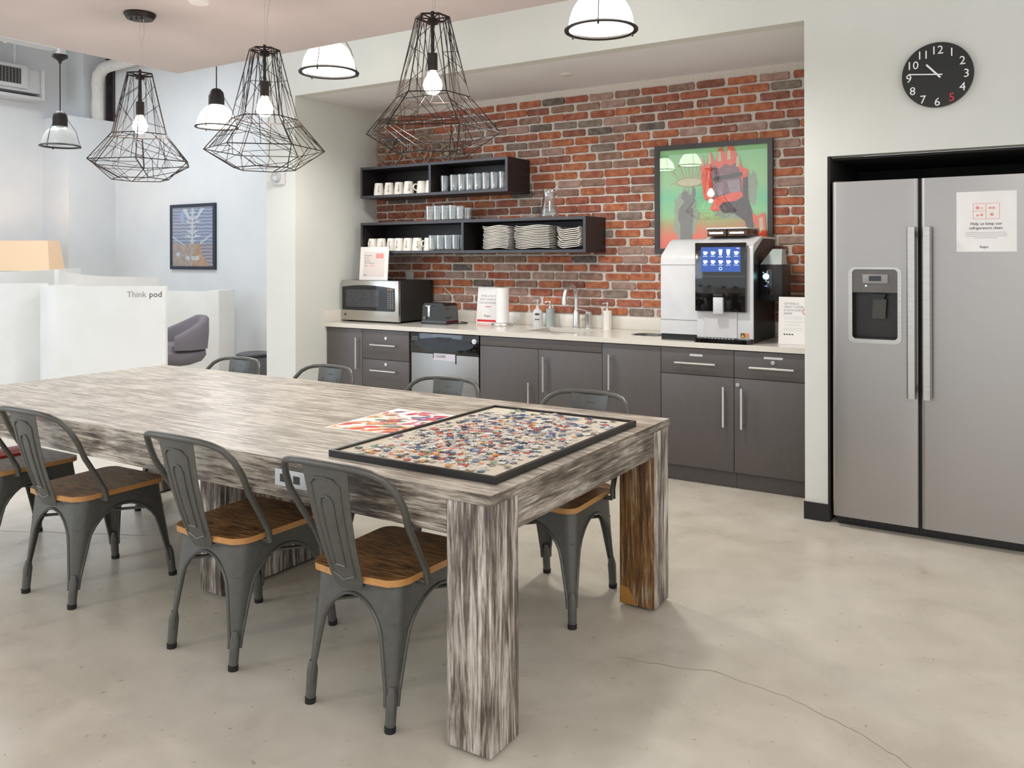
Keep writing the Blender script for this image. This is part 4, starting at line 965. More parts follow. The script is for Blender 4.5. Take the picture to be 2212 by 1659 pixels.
bm = B(); box(bm, -1.082, -1.052, TY0-0.0035, TY0-0.001, 0.696, 0.722); box(bm, -1.018, -0.988, TY0-0.0035, TY0-0.001, 0.696, 0.722); obj('socket', bm, 'dark_plastic', po)

# puzzle board and pieces
pb = thing('puzzle_board', 'black-framed beige puzzle board lying on the table', 'board')
PX0, PX1, PY0, PY1 = -0.962, -0.272, -3.727, -2.69
bm = B(); f_ = 0.014; zt = TH + 0.023
box(bm, PX0, PX1, PY0, PY0+f_, TH+0.0005, zt); box(bm, PX0, PX1, PY1-f_, PY1, TH+0.0005, zt); box(bm, PX0, PX0+f_, PY0+f_, PY1-f_, TH+0.0005, zt); box(bm, PX1-f_, PX1, PY0+f_, PY1-f_, TH+0.0005, zt)
obj('frame', bm, mat('board_frame', '151413', '1b1a19', 20, 0.35), pb)
obj('mat_surface', box(B(), PX0+f_, PX1-f_, PY0+f_, PY1-f_, TH+0.001, TH+0.0155), mat('board_felt', 'cdc3af', 'd4cab7', 60, 0.8), pb)
PCOL = ['ddd8ce', 'd2ccc3', 'e6e2da', 'c4bfb8', '4a6690', '3a4a68', '6a88ae', 'c85444', 'dc7254', 'd8934e', '48484e', '6a645f', '7c6a7a', 'd8b860', '88a486', 'a09588', 'c06a5c', '4c6680']
PW = [24, 20, 20, 15, 5, 4, 4, 5, 4, 2.5, 5, 5, 3.5, 1.5, 2, 6, 4, 4]
PM = [mat('piece_'+str(i), c_, c_, 90, 0.45) for i, c_ in enumerate(PCOL)]
def jig_outline(seed):
    rr = random.Random(seed); s = 0.0092; out = []
    for side in range(4):
        a = side*PI/2; tab = rr.choice([1, -1]); ca, sa = math.cos(a), math.sin(a)
        for u, v in ((-1, 1), (-0.3, 1 - 0.05*tab), (-0.42, 1 + 0.42*tab), (0, 1 + 0.62*tab), (0.42, 1 + 0.42*tab), (0.3, 1 - 0.05*tab)):
            x, y = -u, v; out.append(((x*ca - y*sa)*s, (x*sa + y*ca)*s))
    return out
JIG = [jig_outline(i) for i in range(6)]
pm = {}
def piece_mesh(s, c_):
    if (s, c_) not in pm:
        bm = B(); prism(bm, JIG[s], 'z', 0, 0.0019); bmesh.ops.recalc_face_normals(bm, faces=bm.faces)
        me = bpy.data.meshes.new('puzzle_piece'); bm.to_mesh(me); bm.free(); me.materials.append(PM[c_]); pm[(s, c_)] = me
    return pm[(s, c_)]
rp_ = random.Random(11); pieces = []
while len(pieces) < 1450:
    u, v = rp_.random(), rp_.random()
    dens = min(1, 0.12 + 1.4*min(u, 1-u)*2.0) * min(1, 0.25 + 2.6*min(v, 1-v))
    if rp_.random() > dens: continue
    x = PX0 + f_ + 0.02 + (PX1-PX0-2*f_-0.04)*u; y = PY0 + f_ + 0.02 + (PY1-PY0-2*f_-0.04)*v
    # loose colour sorting: blues toward the far side, reds mid, yellows near corner
    wts = list(PW)
    if v > 0.8:
        for k in (4, 6, 17, 5): wts[k] *= 3.5
    if v < 0.2:
        for k in (9, 13, 14): wts[k] *= 5
    pieces.append((x, y, rp_.randrange(6), rp_.choices(range(len(PCOL)), wts)[0]))
cd = lambda q: (q[0]-1.1197)**2 + (q[1]+5.8372)**2
pieces.sort(key=cd)
PNAME = ['pale grey', 'light grey', 'off-white', 'warm grey', 'blue', 'dark blue', 'light blue', 'red', 'coral', 'orange', 'charcoal', 'brownish grey', 'mauve', 'yellow', 'sage green', 'taupe', 'dusty red', 'slate blue']
bm = B()
for i, (x, y, s, c_) in enumerate(pieces):
    zz = TH + 0.0156 + rp_.choice((0, 0, 0.002, 0.004)); rz = rp_.uniform(0, 6.28); rx, ry = rp_.uniform(-0.06, 0.06), rp_.uniform(-0.06, 0.06)
    if i < 300:
        o = bpy.data.objects.new('puzzle_piece', piece_mesh(s, c_)); COL.objects.link(o); o.location = (x, y, zz + 0.0004); o.rotation_euler = (rx, ry, rz)
        tag(o, f'loose {PNAME[c_]} jigsaw piece on the chair-side half of the black-framed board', 'puzzle piece', f'{PNAME[c_]} jigsaw pieces on the board')
    else:
        mt = Matrix.Translation((x, y, zz + 0.0004)) @ Euler((rx, ry, rz)).to_matrix().to_4x4()
        A_ = [bm.verts.new(mt @ Vector((a, b, 0))) for a, b in JIG[s]]; B_ = [bm.verts.new(mt @ Vector((a, b, 0.0019))) for a, b in JIG[s]]
        fs = [bm.faces.new(A_), bm.faces.new(B_)] + [bm.faces.new((A_[k], A_[(k+1) % len(A_)], B_[(k+1) % len(A_)], B_[k])) for k in range(len(A_))]
        for f in fs: f.material_index = c_
o = obj('puzzle_piece_pile', bm, PM); tag(o, 'hundreds of further small jigsaw pieces spread over the far half of the board', 'puzzle pieces'); o['kind'] = 'stuff'

# colourful reference print beside the board
pp = thing('puzzle_poster', 'colourful unfolded picture sheet lying on the table beside the puzzle board', 'poster')
q = [(-1.331, -3.379), (-1.0, -3.34), (-1.03, -2.89), (-1.353, -2.892)]
bm = B(); prism(bm, q, 'z', TH+0.0005, TH+0.0013); obj('sheet', bm, 'paper', pp)
def sheet(u, v):
    a = Vector(q[0])*(1-u)*(1-v) + Vector(q[1])*u*(1-v) + Vector(q[2])*u*v + Vector(q[3])*(1-u)*v; return a
CC = [mat('print_'+c_, c_, c_, 40, 0.6) for c_ in ('d8402c', 'e07a3a', '2f6a4a', 'b8a24a', '34407c', 'c23a6a', '8a8478', 'e3c08a', '5a3a72', 'cf5a4a', 'e8e2d6')]
bm = B(); rr = random.Random(5); zz = TH + 0.0014
def patch_(u, v, ru, rv, a, col, zz):
    pts = []
    for k in range(12):
        t = 2*PI*k/12; x_, y_ = ru*math.cos(t)*(1 + 0.25*math.cos(t)), rv*math.sin(t)
        s_ = sheet(min(0.965, max(0.035, u + x_*math.cos(a) - y_*math.sin(a))), min(0.975, max(0.025, v + x_*math.sin(a) + y_*math.cos(a)))); pts.append((s_.x, s_.y, zz))
    f = bm.faces.new([bm.verts.new(p_) for p_ in pts]); f.material_index = col
for n_ in range(110):
    u, v = rr.random(), rr.random(); k_ = v + 0.25*(u-0.5) + rr.uniform(-0.15, 0.15)
    pal = (0, 1, 9, 0, 1, 7) if k_ < 0.3 else ((2, 3, 6, 7, 5, 2, 10) if k_ < 0.62 else (4, 8, 4, 5, 9, 10, 7))
    a_ = rr.uniform(0.1, 0.9); ru, rv = rr.uniform(0.06, 0.12), rr.uniform(0.03, 0.05); zz += 0.000004; c_ = pal[rr.randrange(len(pal))]
    patch_(u, v, ru, rv, a_, c_, zz)
    if n_ % 2: patch_(u + 0.02, v, ru*0.45, rv*0.45, a_, (c_ + 6) % 11, zz + 0.000002)
obj('printed_picture', bm, CC, pp)

# ------------------------------------------------------------------ metal chairs
def lerp(a, b, t): return a + (b - a) * t
TOPZ = 0.432
def corner(kx, front):
    top = Vector((kx*(0.195 if front else 0.178), 0.188 if front else -0.208, TOPZ)); foot = Vector((kx*(0.223 if front else 0.18), 0.236 if front else -0.248, 0.0))
    return top, foot
def leg_bm(kx, front):
    top, foot = corner(kx, front); ox = corner(-kx, front); oy = corner(kx, not front)
    bm = B(); rows = []; arcs = [[], []]
    hx = 0.5*abs(top.x - ox[0].x); hy = 0.5*abs(top.y - oy[0].y)
    zs = [0.075, 0.115, 0.15, 0.2, 0.25, 0.29, 0.32, 0.345, 0.362, 0.374, 0.382, 0.386]
    for zz in zs + [0.40, TOPZ]:
        P = foot.lerp(top, zz/TOPZ); t2 = min(1, zz/0.386)
        def wfun(half):
            base = 0.026 + 0.050*max(0, (zz-0.1))/0.286
            if zz >= 0.386: return half
            a = max(0, (zz - 0.27)/(0.386-0.27)); 
            return base + (half - base)*(1 - math.sqrt(max(0, 1 - a*a)))
        hxz = abs(P.x); Q_ = oy[1].lerp(oy[0], zz/TOPZ); hyz = 0.5*abs(P.y - Q_.y); wx, wy = wfun(hxz), wfun(hyz); kk = (Q_.x - P.x)/abs(Q_.y - P.y); r_ = lerp(0.012, 0.05, min(1, zz/TOPZ)); r_ = min(r_, wx*0.75, wy*0.75)
        sx = -kx; sy = -1 if front else 1
        line = [P + Vector((sx*wx, 0, 0)), P + Vector((sx*(r_ + (wx-r_)*0.4), 0, 0)), P + Vector((sx*r_, 0, 0))]
        for k in (1, 2, 3):
            t = PI/2*k/4; line.append(P + Vector((sx*r_*(1-math.sin(t)), sy*r_*(1-math.cos(t)), 0)))
        line += [P + Vector((kk*r_, sy*r_, 0)), P + Vector((kk*(r_ + (wy-r_)*0.4), sy*(r_ + (wy-r_)*0.4), 0)), P + Vector((kk*wy, sy*wy, 0))]
        rows.append(line)
        if zz <= 0.386: arcs[0].append(line[0]); arcs[1].append(line[-1])
    vr = [[bm.verts.new(p) for p in l] for l in rows]
    for A_, B_ in zip(vr, vr[1:]):
        for k in range(len(A_)-1): bm.faces.new((A_[k], A_[k+1], B_[k+1], B_[k]))
    bmesh.ops.recalc_face_normals(bm, faces=bm.faces)
    bm.normal_update(); bmesh.ops.solidify(bm, geom=bm.faces[:], thickness=0.003)
    for a in arcs: tube(bm, a, 0.0065, 6)
    a = foot.lerp(top, 0.012/TOPZ); b = foot.lerp(top, 0.105/TOPZ); c_ = foot.lerp(top, 0.135/TOPZ); off = Vector((-kx*0.012, (-1 if front else 1)*0.012, 0))
    tube(bm, [a+off, b+off, c_+off], [0.0165, 0.0185, 0.012], 12)
    fb = B(); f0 = Vector((foot.x, foot.y, 0)) + off; tube(fb, [f0, a + off + Vector((0, 0, 0.006))], [0.0178, 0.0185], 12)
    return bm, fb
def seat_outline(g=0.0, n=6):
    pts = []
    def arc(cx, cy, r_, a0, a1):
        for k in range(n+1):
            t = a0 + (a1-a0)*k/n; pts.append((cx + r_*math.cos(t), cy + r_*math.sin(t)))
    wf, wr = 0.203+g, 0.192+g; yf, yr = 0.205+g, -0.215-g
    arc(wf-0.05, yf-0.05, 0.05, 0, PI/2); arc(-wf+0.05, yf-0.05, 0.05, PI/2, PI)
    arc(-wr+0.08, yr+0.06, 0.08, PI, 1.35*PI)
    pts.append((0, yr-0.03)); 
    arc(wr-0.08, yr+0.06, 0.08, 1.65*PI, 2*PI)
    return pts
def make_chair(label, loc, rz):
    r = thing('metal_chair', label, 'chair', loc, rz, 'dark metal chairs with wooden seats around the table')
    bm = B(); so_ = seat_outline()
    prism(bm, so_, 'z', 0.4365, 0.458, 1, 0); obj('seat', bm, ['seat_top', 'seat_edge'], r, label='dark-stained wooden seat with a pale edge')
    obj('seat_pan', prism(B(), seat_outline(-0.012), 'z', 0.424, 0.436), 'gun', r)
    for kx in (-1, 1):
        for fr_ in (False, True):
            lb, fb = leg_bm(kx, fr_); l = obj('leg', lb, 'gun', r, sharp=60); obj('foot_cap', fb, 'rubber', l)
    half = [(0.226, -0.115, 0.43), (0.222, -0.122, 0.473), (0.220, -0.158, 0.54), (0.229, -0.216, 0.628), (0.240, -0.256, 0.704), (0.228, -0.284, 0.757), (0.204, -0.311, 0.796), (0.174, -0.335, 0.816), (0.137, -0.349, 0.825), (0.073, -0.359, 0.83)]
    path = half + [(0, -0.362, 0.831)] + [(-x, y, z_) for x, y, z_ in half[::-1]]
    bm = B(); tube(bm, path, 0.0115, 10)
    for kx in (-1, 1): tube(bm, [(kx*0.222, -0.115, 0.432), (kx*0.185, -0.115, 0.43)], 0.010, 8)
    obj('back_hoop', bm, 'gun', r)
    # central back slat: curved sheet with two nested pressed arches
    bm = B(); rows = []
    def sl(t):     # t 0 bottom .. 1 top -> centre y, z, half width
        zz = 0.41 + 0.418*t; y = -0.243 - 0.117*t - 0.02*math.sin(PI*t)*0.6; hw = 0.064 + 0.031*t + (-0.012 if t < 0.06 else 0); return y, zz, hw
    for k in range(13):
        y, zz, hw = sl(k/12); rows.append([bm.verts.new((hw*u, y + 0.012*(u*u), zz)) for u in (-1, -0.6, -0.2, 0.2, 0.6, 1)])
    for A_, B_ in zip(rows, rows[1:]):
        for k in range(5): bm.faces.new((A_[k], A_[k+1], B_[k+1], B_[k]))
    bm.normal_update(); bmesh.ops.solidify(bm, geom=bm.faces[:], thickness=0.0025); s_ = obj('back_slat', bm, 'gun', r, sharp=60)
    bm = B()
    for frac, t0, t1 in ((0.66, 0.12, 0.90), (0.30, 0.2, 0.76)):
        pts = []
        for k in range(9):
            t = lerp(t0, t1-0.06, k/8); y, zz, hw = sl(t); pts.append((-hw*frac, y + 0.012*frac*frac, zz))
        y, zz, hw = sl(t1); pts += [(-hw*frac*0.6, y, zz - 0.004), (0, y, zz), (hw*frac*0.6, y, zz - 0.004)]
        for k in range(8, -1, -1):
            t = lerp(t0, t1-0.06, k/8); y, zz, hw = sl(t); pts.append((hw*frac, y + 0.012*frac*frac, zz))
        if frac > 0.5: y, zz, hw = sl(t0-0.04); pts += [(0, y, zz)]
        tube(bm, pts, 0.004, 6, closed=True)
    obj('pressed_rib', bm, 'gun', s_)
    bm = B()
    for kx in (-1, 1):
        f_, b_ = corner(kx, True), corner(-kx, False); tf, tb_ = f_[1].lerp(f_[0], 0.72), b_[1].lerp(b_[0], 0.72); tf, tb_ = tf.lerp(tb_, 0.03), tb_.lerp(tf, 0.03)
        d_ = (tb_ - tf); d_.normalize(); s2 = d_.cross(Vector((0, 0, 1)))*0.009; z3 = 0.01*(kx > 0)
        v = [tf+s2, tf-s2, tb_-s2, tb_+s2]; A_ = [bm.verts.new(q_ + Vector((0, 0, z3))) for q_ in v]; B_ = [bm.verts.new(q_ + Vector((0, 0, z3+0.008))) for q_ in v]
        bm.faces.new(A_); bm.faces.new(B_)
        for k in range(4): bm.faces.new((A_[k], A_[(k+1) % 4], B_[(k+1) % 4], B_[k]))
    obj('stretcher', bm, 'gun', r)
    return r
ch = make_chair('dark metal chair on the near side, next to the table end with the puzzle', (-0.749, -3.624, 0), 0.017)
dup(ch, (-1.475, -3.622, 0), 0.02, 'dark metal chair on the near side, second from the puzzle end')
dup(ch, (-2.475, -3.632, 0), 0.035, 'dark metal chair on the near side, third from the puzzle end')
dup(ch, (-3.20, -3.615, 0), 0.02, 'dark metal chair with a red folder on its seat, cut off by the picture edge')
dup(ch, (-0.653, -2.70, 0), PI, 'dark metal chair on the kitchen side, behind the puzzle board')
dup(ch, (-1.48, -2.675, 0), PI+0.02, 'dark metal chair on the kitchen side, in front of the dishwasher')
dup(ch, (-2.36, -2.645, 0), PI-0.02, 'dark metal chair on the kitchen side, in front of the narrow cabinet and drawers')
dup(ch, (-3.10, -2.66, 0), PI+0.03, 'dark metal chair on the kitchen side, in front of the grey waste bin')
bm = B(); prism(bm, [(-3.50, -3.62), (-3.30, -3.66), (-3.295, -3.50), (-3.48, -3.44)], 'z', 0.4585, 0.462); prism(bm, [(-3.497, -3.618), (-3.302, -3.657), (-3.298, -3.503), (-3.478, -3.443)], 'z', 0.4622, 0.4655)
tag(obj('folder', bm, 'red'), 'bright red folder lying on a chair seat at the picture edge', 'folder')

# ------------------------------------------------------------------ wire cage pendants
def make_cage(label, x, y, phi, seed):
    zt = 2.745; r = thing('cage_pendant', label, 'pendant lamp', (x, y, zt), phi, 'black wire cage pendants over the table'); rr = random.Random(seed)
    bm = B(); lathe(bm, [(0, 0), (0.078, 0), (0.08, -0.008), (0.066, -0.03), (0, -0.032)], 28)
    for k in range(3): tube(bm, [(0.03*(k-1), -0.03, -0.03), (0.03*(k-1), -0.03, -0.04)], 0.004, 6)
    obj('canopy', bm, 'cage', r)
    bm = B(); tube(bm, [(0, 0, -0.03), (0.0, 0, -0.31)], 0.0012, 5); tube(bm, [(0.02, 0, -0.03), (0.022, 0.004, -0.1), (0.012, 0, -0.16), (0.014, 0, -0.24), (0.004, 0, -0.31)], 0.002, 6); obj('cord', bm, 'cord_clear', r)
    bm = B(); tube(bm, [(0, 0, -0.295), (0, 0, -0.47)], 0.0075, 10); lathe(bm, [(0, -0.325), (0.02, -0.325), (0.024, -0.345), (0, -0.35)], 14); obj('stem', bm, 'cage', r)
    bm = B(); lathe(bm, [(0, -0.465), (0.021, -0.465), (0.021, -0.535), (0, -0.535)], 18); obj('socket', bm, 'cage', r)
    b = B(); lathe(b, [(0, -0.632), (0.018, -0.628), (0.034, -0.611), (0.039, -0.592), (0.034, -0.572), (0.021, -0.55), (0.014, -0.536), (0, -0.536)], 20); obj('bulb', b, 'bulb', r)
    rings = [(0.068, -0.32), (0.148, -0.64), (0.272, -0.785), (0.142, -0.872)]; N = 6
    V_ = [[Vector((R_*math.cos(2*PI*k/N + (0.0 if i < 3 else 0.35)), R_*math.sin(2*PI*k/N + (0.0 if i < 3 else 0.35)), z_)) for k in range(N)] for i, (R_, z_) in enumerate(rings)]
    bm = B(); e_ = 0.0024
    for i in range(4):
        for k in range(N):
            tube(bm, [V_[i][k], V_[i][(k+1) % N]], e_ if i else 0.0042, 5)
            if i < 3: tube(bm, [V_[i][k], V_[i+1][k]], e_, 5)
    for k in range(N): tube(bm, [V_[0][k], (0, 0, -0.325)], 0.003, 5)
    obj('cage_frame', bm, 'cage', r)
    bm = B()
    for i in range(3):
        for k in range(N):
            a, b2, c_, d_ = V_[i][k], V_[i][(k+1) % N], V_[i+1][(k+1) % N], V_[i+1][k]
            for _ in range((6, 7, 4)[i]):
                t, u = rr.random(), rr.random(); mode = rr.random()
                if mode < 0.5: p_, q_ = a.lerp(b2, t), d_.lerp(c_, u)
                elif mode < 0.75: p_, q_ = a.lerp(d_, t), b2.lerp(c_, u)
                elif mode < 0.9: p_, q_ = a.lerp(d_, t), d_.lerp(c_, u)
                else: p_, q_ = b2.lerp(c_, t), a.lerp(b2, u)
                tube(bm, [p_, q_], 0.0014, 4)
    obj('wire_lattice', bm, 'cage', r)
    l = bpy.data.lights.new('bulb_light', 'POINT'); l.energy = 5; l.color = (1.0, 0.82, 0.74); l.shadow_soft_size = 0.02
    lo = bpy.data.objects.new('bulb_light', l); COL.objects.link(lo); lo.parent = r; lo.location = (0, 0, -0.67)
    return r
make_cage('black wire cage pendant with its whole ceiling rose in view, farthest from the refrigerator', -2.886, -3.15, 0.38, 1)
make_cage('black wire cage pendant in the middle of the three over the table', -1.935, -3.15, 0.75, 2)
make_cage('black wire cage pendant in front of the brick wall, nearest the puzzle board', -0.952, -3.15, 0.5, 3)

# ------------------------------------------------------------------ dome pendants
def make_dome(label, x, y, z, top, lit=True, canopy=False):
    r = thing('dome_pendant', label, 'pendant lamp', (x, y, z), 0.5, 'dome pendants with black collars')
    prof = [(0.182*math.cos(t) if t < 1.2 else 0.066, 0.012 + 0.215*math.sin(t)) for t in [1.25*k/10 for k in range(11)]]
    prof[-1] = (0.066, 0.222)
    bm = B(); lathe(bm, prof, 36); obj('shade', bm, 'dome_on' if lit else 'dome_off', r)
    if lit:
        bm = B(); lathe(bm, [(0, 0.006), (0.17, 0.009), (0.18, 0.012)], 36); obj('diffuser', bm, 'dome_disc', r)
    bm = B(); lathe(bm, [(0.18, 0.0), (0.205, -0.004), (0.207, 0.004), (0.19, 0.016), (0.183, 0.016), (0.18, 0.0)], 40); obj('rim_ring', bm, 'cage', r)
    bm = B(); lathe(bm, [(0.074, 0.215), (0.075, 0.30), (0.066, 0.345), (0.04, 0.375), (0.012, 0.383), (0, 0.383)], 28); obj('housing', bm, 'cage', r)
    bm = B()
    for k in range(3):
        a = 2*PI*k/3 + 0.4; tube(bm, [(0.074*math.cos(a), 0.074*math.sin(a), 0.29), (0.15*math.cos(a), 0.15*math.sin(a), 0.17), (0.196*math.cos(a), 0.196*math.sin(a), 0.01)], 0.003, 6)
        tube(bm, [(0.195*math.cos(a), 0.195*math.sin(a), 0.0), (0.195*math.cos(a), 0.195*math.sin(a), -0.016)], 0.006, 8)
    obj('support_wires', bm, 'cage', r)
    bm = B(); tube(bm, [(0, 0, 0.38), (0, 0, top - z)], 0.006, 8); obj('cord', bm, 'cage', r)
    if canopy:
        bm = B(); h = top - z; lathe(bm, [(0.0, h+0.045), (0.078, h+0.045), (0.08, h+0.02), (0.05, h), (0.02, h-0.02), (0.012, h-0.05), (0, h-0.05)], 24); obj('canopy', bm, 'cage', r)
    if lit:
        l = bpy.data.lights.new('dome_light', 'SPOT'); l.energy = 85; l.color = (1.0, 0.985, 0.95); l.shadow_soft_size = 0.12; l.spot_size = math.radians(165); l.spot_blend = 0.6
        lo = bpy.data.objects.new('dome_light', l); COL.objects.link(lo); lo.parent = r; lo.location = (0, 0, -0.02)
    return r
make_dome('lit white dome pendant nearest the clock wall, half cut off by the picture top', -0.962, -1.6, 2.728, 5.0)
make_dome('lit white dome pendant before the alcove bulkhead, between two cage pendants', -3.05, -1.6, 2.74, 5.0)
make_dome('lit white dome pendant hanging above the framed blue print', -5.738, -0.41, 2.745, 5.0)
make_dome('unlit glass dome pendant in the far corner under white conduit', -7.84, -0.778, 2.668, 3.61, False, True)

make_dome('lit white dome pendant mirrored larger in the glass of the green painting', -3.83, -7.65, 2.98, 5.0)
make_dome('lit white dome pendant mirrored at the edge of the green painting', -4.55, -8.3, 3.0, 5.0)
# ------------------------------------------------------------------ ceiling and wall fittings
bm = B(); lathe(bm, [(0, -0.012), (0.045, -0.012), (0.055, 0), (0, 0)], 28); tag(obj('sprinkler_cover', bm, 'soffit', loc=(-2.443, -3.12, 2.7449)), 'round flush cap in the low ceiling above the cage pendants', 'sprinkler cap')
bm = B(); lathe(bm, [(0, -0.008), (0.04, -0.008), (0.05, 0), (0, 0)], 28); tag(obj('sprinkler_cover', bm, 'wall', loc=(-1.77, -0.511, HS-0.0001)), 'round flush cap in the alcove ceiling above the bricks', 'sprinkler cap')
sb = thing('strobe_alarm', 'small white alarm strobe on the white column', 'alarm', (-4.2, DA, 2.12))
obj('base', box(B(), -0.07, 0.065, -0.022, 0, -0.06, 0.06, 0, 0.006), 'white_plastic', sb)
bm = B(); lathe(bm, [(0, 0.0), (0.04, 0.0), (0.036, 0.035), (0, 0.045)], 16); obj('lens', bm, mat('strobe_lens', 'a8aaa8', 'c8cac8', 60, 0.1), sb, loc=(-0.01, -0.022, 0.0), rot=(PI/2, 0, 0))

ac = thing('air_handler', 'white ceiling air unit with dark grille, mounted high in the far corner', 'air unit', (0, 0, 0))
obj('housing', box(B(), -11.577, -11.22, -1.4, 0.84, 3.85, 4.195, 0, 0.01), 'white_plastic', ac)
obj('grille_frame', box(B(), -11.219, -11.17, -1.4, 0.64, 3.89, 4.215, 0, 0.006), 'white_plastic', ac)
gr = obj('grille_back', box(B(), -11.171, -11.166, -1.3, 0.54, 3.945, 4.165), 'dark_plastic', ac)
bm = B()
for k in range(40): box(bm, -11.1665, -11.158, -1.295+0.046*k, -1.277+0.046*k, 3.945, 4.165)
for k in range(7): box(bm, -11.1665, -11.16, -1.3, 0.54, 3.965+0.03*k, 3.972+0.03*k)
obj('grille_slats', bm, 'grey_plastic', gr)
bm = B(); box(bm, -11.577, -11.18, -1.4, 0.84, 3.76, 3.80, 0, 0.004); box(bm, -11.577, -11.16, 0.84, 0.87, 3.76, 4.2); obj('drip_pan', bm, 'white_plastic', ac)
cn = thing('conduit', 'white painted conduit pipe running to the unlit dome pendant', 'pipe', (0, 0, 0))
bm = B(); tube(bm, [(-7.84, -0.82, 3.705), (-7.84, -4.2, 3.705)], 0.03, 12); obj('pipe', bm, 'white_plastic', cn)
bm = B(); lathe(bm, [(0, 3.656), (0.055, 3.656), (0.055, 3.74), (0, 3.74)], 16, (-7.84, -0.778, 0)); obj('junction_box', bm, 'chrome', cn)
bm = B(); box(bm, -7.86, -7.82, -1.36, -1.33, 3.67, 3.76); tube(bm, [(-7.84, -1.345, 3.75), (-7.84, -1.345, 4.99)], 0.006, 6); obj('hanger', bm, 'chrome', cn)
for y, nm in ((0.30, 'first'), (0.52, 'second')):
    bm = B(); tube(bm, [(-11.3, y, 4.21), (-11.3, y, 4.99)], 0.028, 10); tag(obj('riser_pipe', bm, 'white_plastic'), f'thin white vertical pipe above the air unit, {nm} from the picture edge', 'pipe', 'vertical pipes above the air unit')
M['wrap'] = mat('pipe_wrap', 'd4d2cc', 'dddbd6', 14, 0.8, bump=0.5)
# insulated pipe stands on the low corner wall
bm = B(); pts = [(-10.99, 1.58, 3.551), (-11.0, 1.58, 3.75), (-10.99, 1.58, 3.95), (-11.0, 1.58, 4.1), (-10.96, 1.58, 4.24), (-10.85, 1.58, 4.32), (-10.7, 1.58, 4.34), (-10.3, 1.58, 4.35), (-9.3, 1.58, 4.4)]
tube(bm, pts, [0.085, 0.09, 0.084, 0.09, 0.092, 0.088, 0.086, 0.085, 0.085], 14)
tag(obj('insulated_pipe', bm, 'wrap'), 'bent white insulated pipe wrapped in tape in the ceiling corner recess', 'pipe')

# ------------------------------------------------------------------ far lounge area
fa = thing('framed_print', 'black-framed blue and tan print on the far white wall', 'picture', (-9.515, 1.80, 1.30))
W, H = 0.985, 0.925; F = 0.045
bm = B(); box(bm, 0, W, -0.035, -0.001, 0, F); box(bm, 0, W, -0.035, -0.001, H-F, H); box(bm, 0, F, -0.035, -0.001, F, H-F); box(bm, W-F, W, -0.035, -0.001, F, H-F); obj('frame', bm, mat('navy_frame', '1e2a38', '243040', 20, 0.4), fa)
m, nt, p = newmat('blue_print'); p.inputs['Roughness'].default_value = 0.5
tc = nt.nodes.new('ShaderNodeTexCoord'); wv = nt.nodes.new('ShaderNodeTexWave'); wv.bands_direction = 'Z'; wv.inputs['Scale'].default_value = 6.5; wv.inputs['Distortion'].default_value = 3.0; wv.inputs['Detail'].default_value = 3
nt.links.new(tc.outputs['Object'], wv.inputs['Vector']); rp = nt.nodes.new('ShaderNodeValToRGB'); e = rp.color_ramp.elements
e[0].position = 0.72; e[0].color = lin('2c5a96'); e[1].position = 0.95; e[1].color = lin('a4c0dc'); nt.links.new(wv.outputs['Fac'], rp.inputs['Fac']); nt.links.new(rp.outputs['Color'], p.inputs['Base Color'])
pr = obj('print', box(B(), F, W-F, -0.02, -0.015, F, H-F), m, fa)
layer[0] = 0.0202
M['q_white'] = mat('print_white', 'b9c9d6', 'd0dce4', 40, 0.6); M['q_tan'] = mat('print_tan', '8a6f62', 'b59a88', 18, 0.6); M['q_blue'] = mat('print_navy', '2c4766', '38567a', 30, 0.6)
shape('printed_mass', [(0, 1), (0, 0.58), (0.14, 0.6), (0.3, 0.64), (0.42, 0.6), (0.68, 0.62), (0.72, 0.8), (0.9, 0.98), (0.9, 1)], 'q_tan', pr)
for k in range(7):
    s_ = 0.05 + 0.035*(k % 3); y_ = 0.08 + 0.08*k
    shape('printed_leaf', [(0.5, y_+0.05), (0.5-s_*1.8, y_), (0.5-s_*0.6, y_-0.01)], 'q_white', pr); shape('printed_leaf', [(0.5, y_+0.05), (0.5+s_*1.8, y_), (0.5+s_*0.6, y_-0.01)], 'q_white', pr)
shape('printed_stem', [(0.48, 0.02), (0.53, 0.02), (0.51, 0.63), (0.47, 0.63)], 'q_white', pr)
shape('printed_leaf', [(0.25, 0.03), (0.36, 0.02), (0.45, 0.2), (0.4, 0.22)], 'q_white', pr); shape('printed_leaf', [(0.8, 0.03), (0.7, 0.02), (0.58, 0.2), (0.62, 0.2)], 'q_white', pr)
shape('printed_leaf', [(0.68, 0.6), (0.97, 0.46), (0.97, 0.48), (0.7, 0.63)], 'q_white', pr); shape('printed_leaf', [(0, 0.48), (0.28, 0.62), (0.27, 0.64), (0, 0.51)], 'q_white', pr)
blob('printed_patch', 0.25, 0.16, 0.06, 0.1, mat('print_light_blue', '6f9cd6', '7fa8dc', 30, 0.6)); bpy.data.objects['printed_patch'].parent = pr
for cx in (0.15, 0.4, 0.52, 0.62): blob('printed_bloom', cx, 0.8 + 0.06*(cx > 0.3), 0.05, 0.045, 'q_white', 14, 0.4).parent = pr
obj('glazing', box(B(), F, W-F, -0.031, -0.029, F, H-F), 'pane', fa)

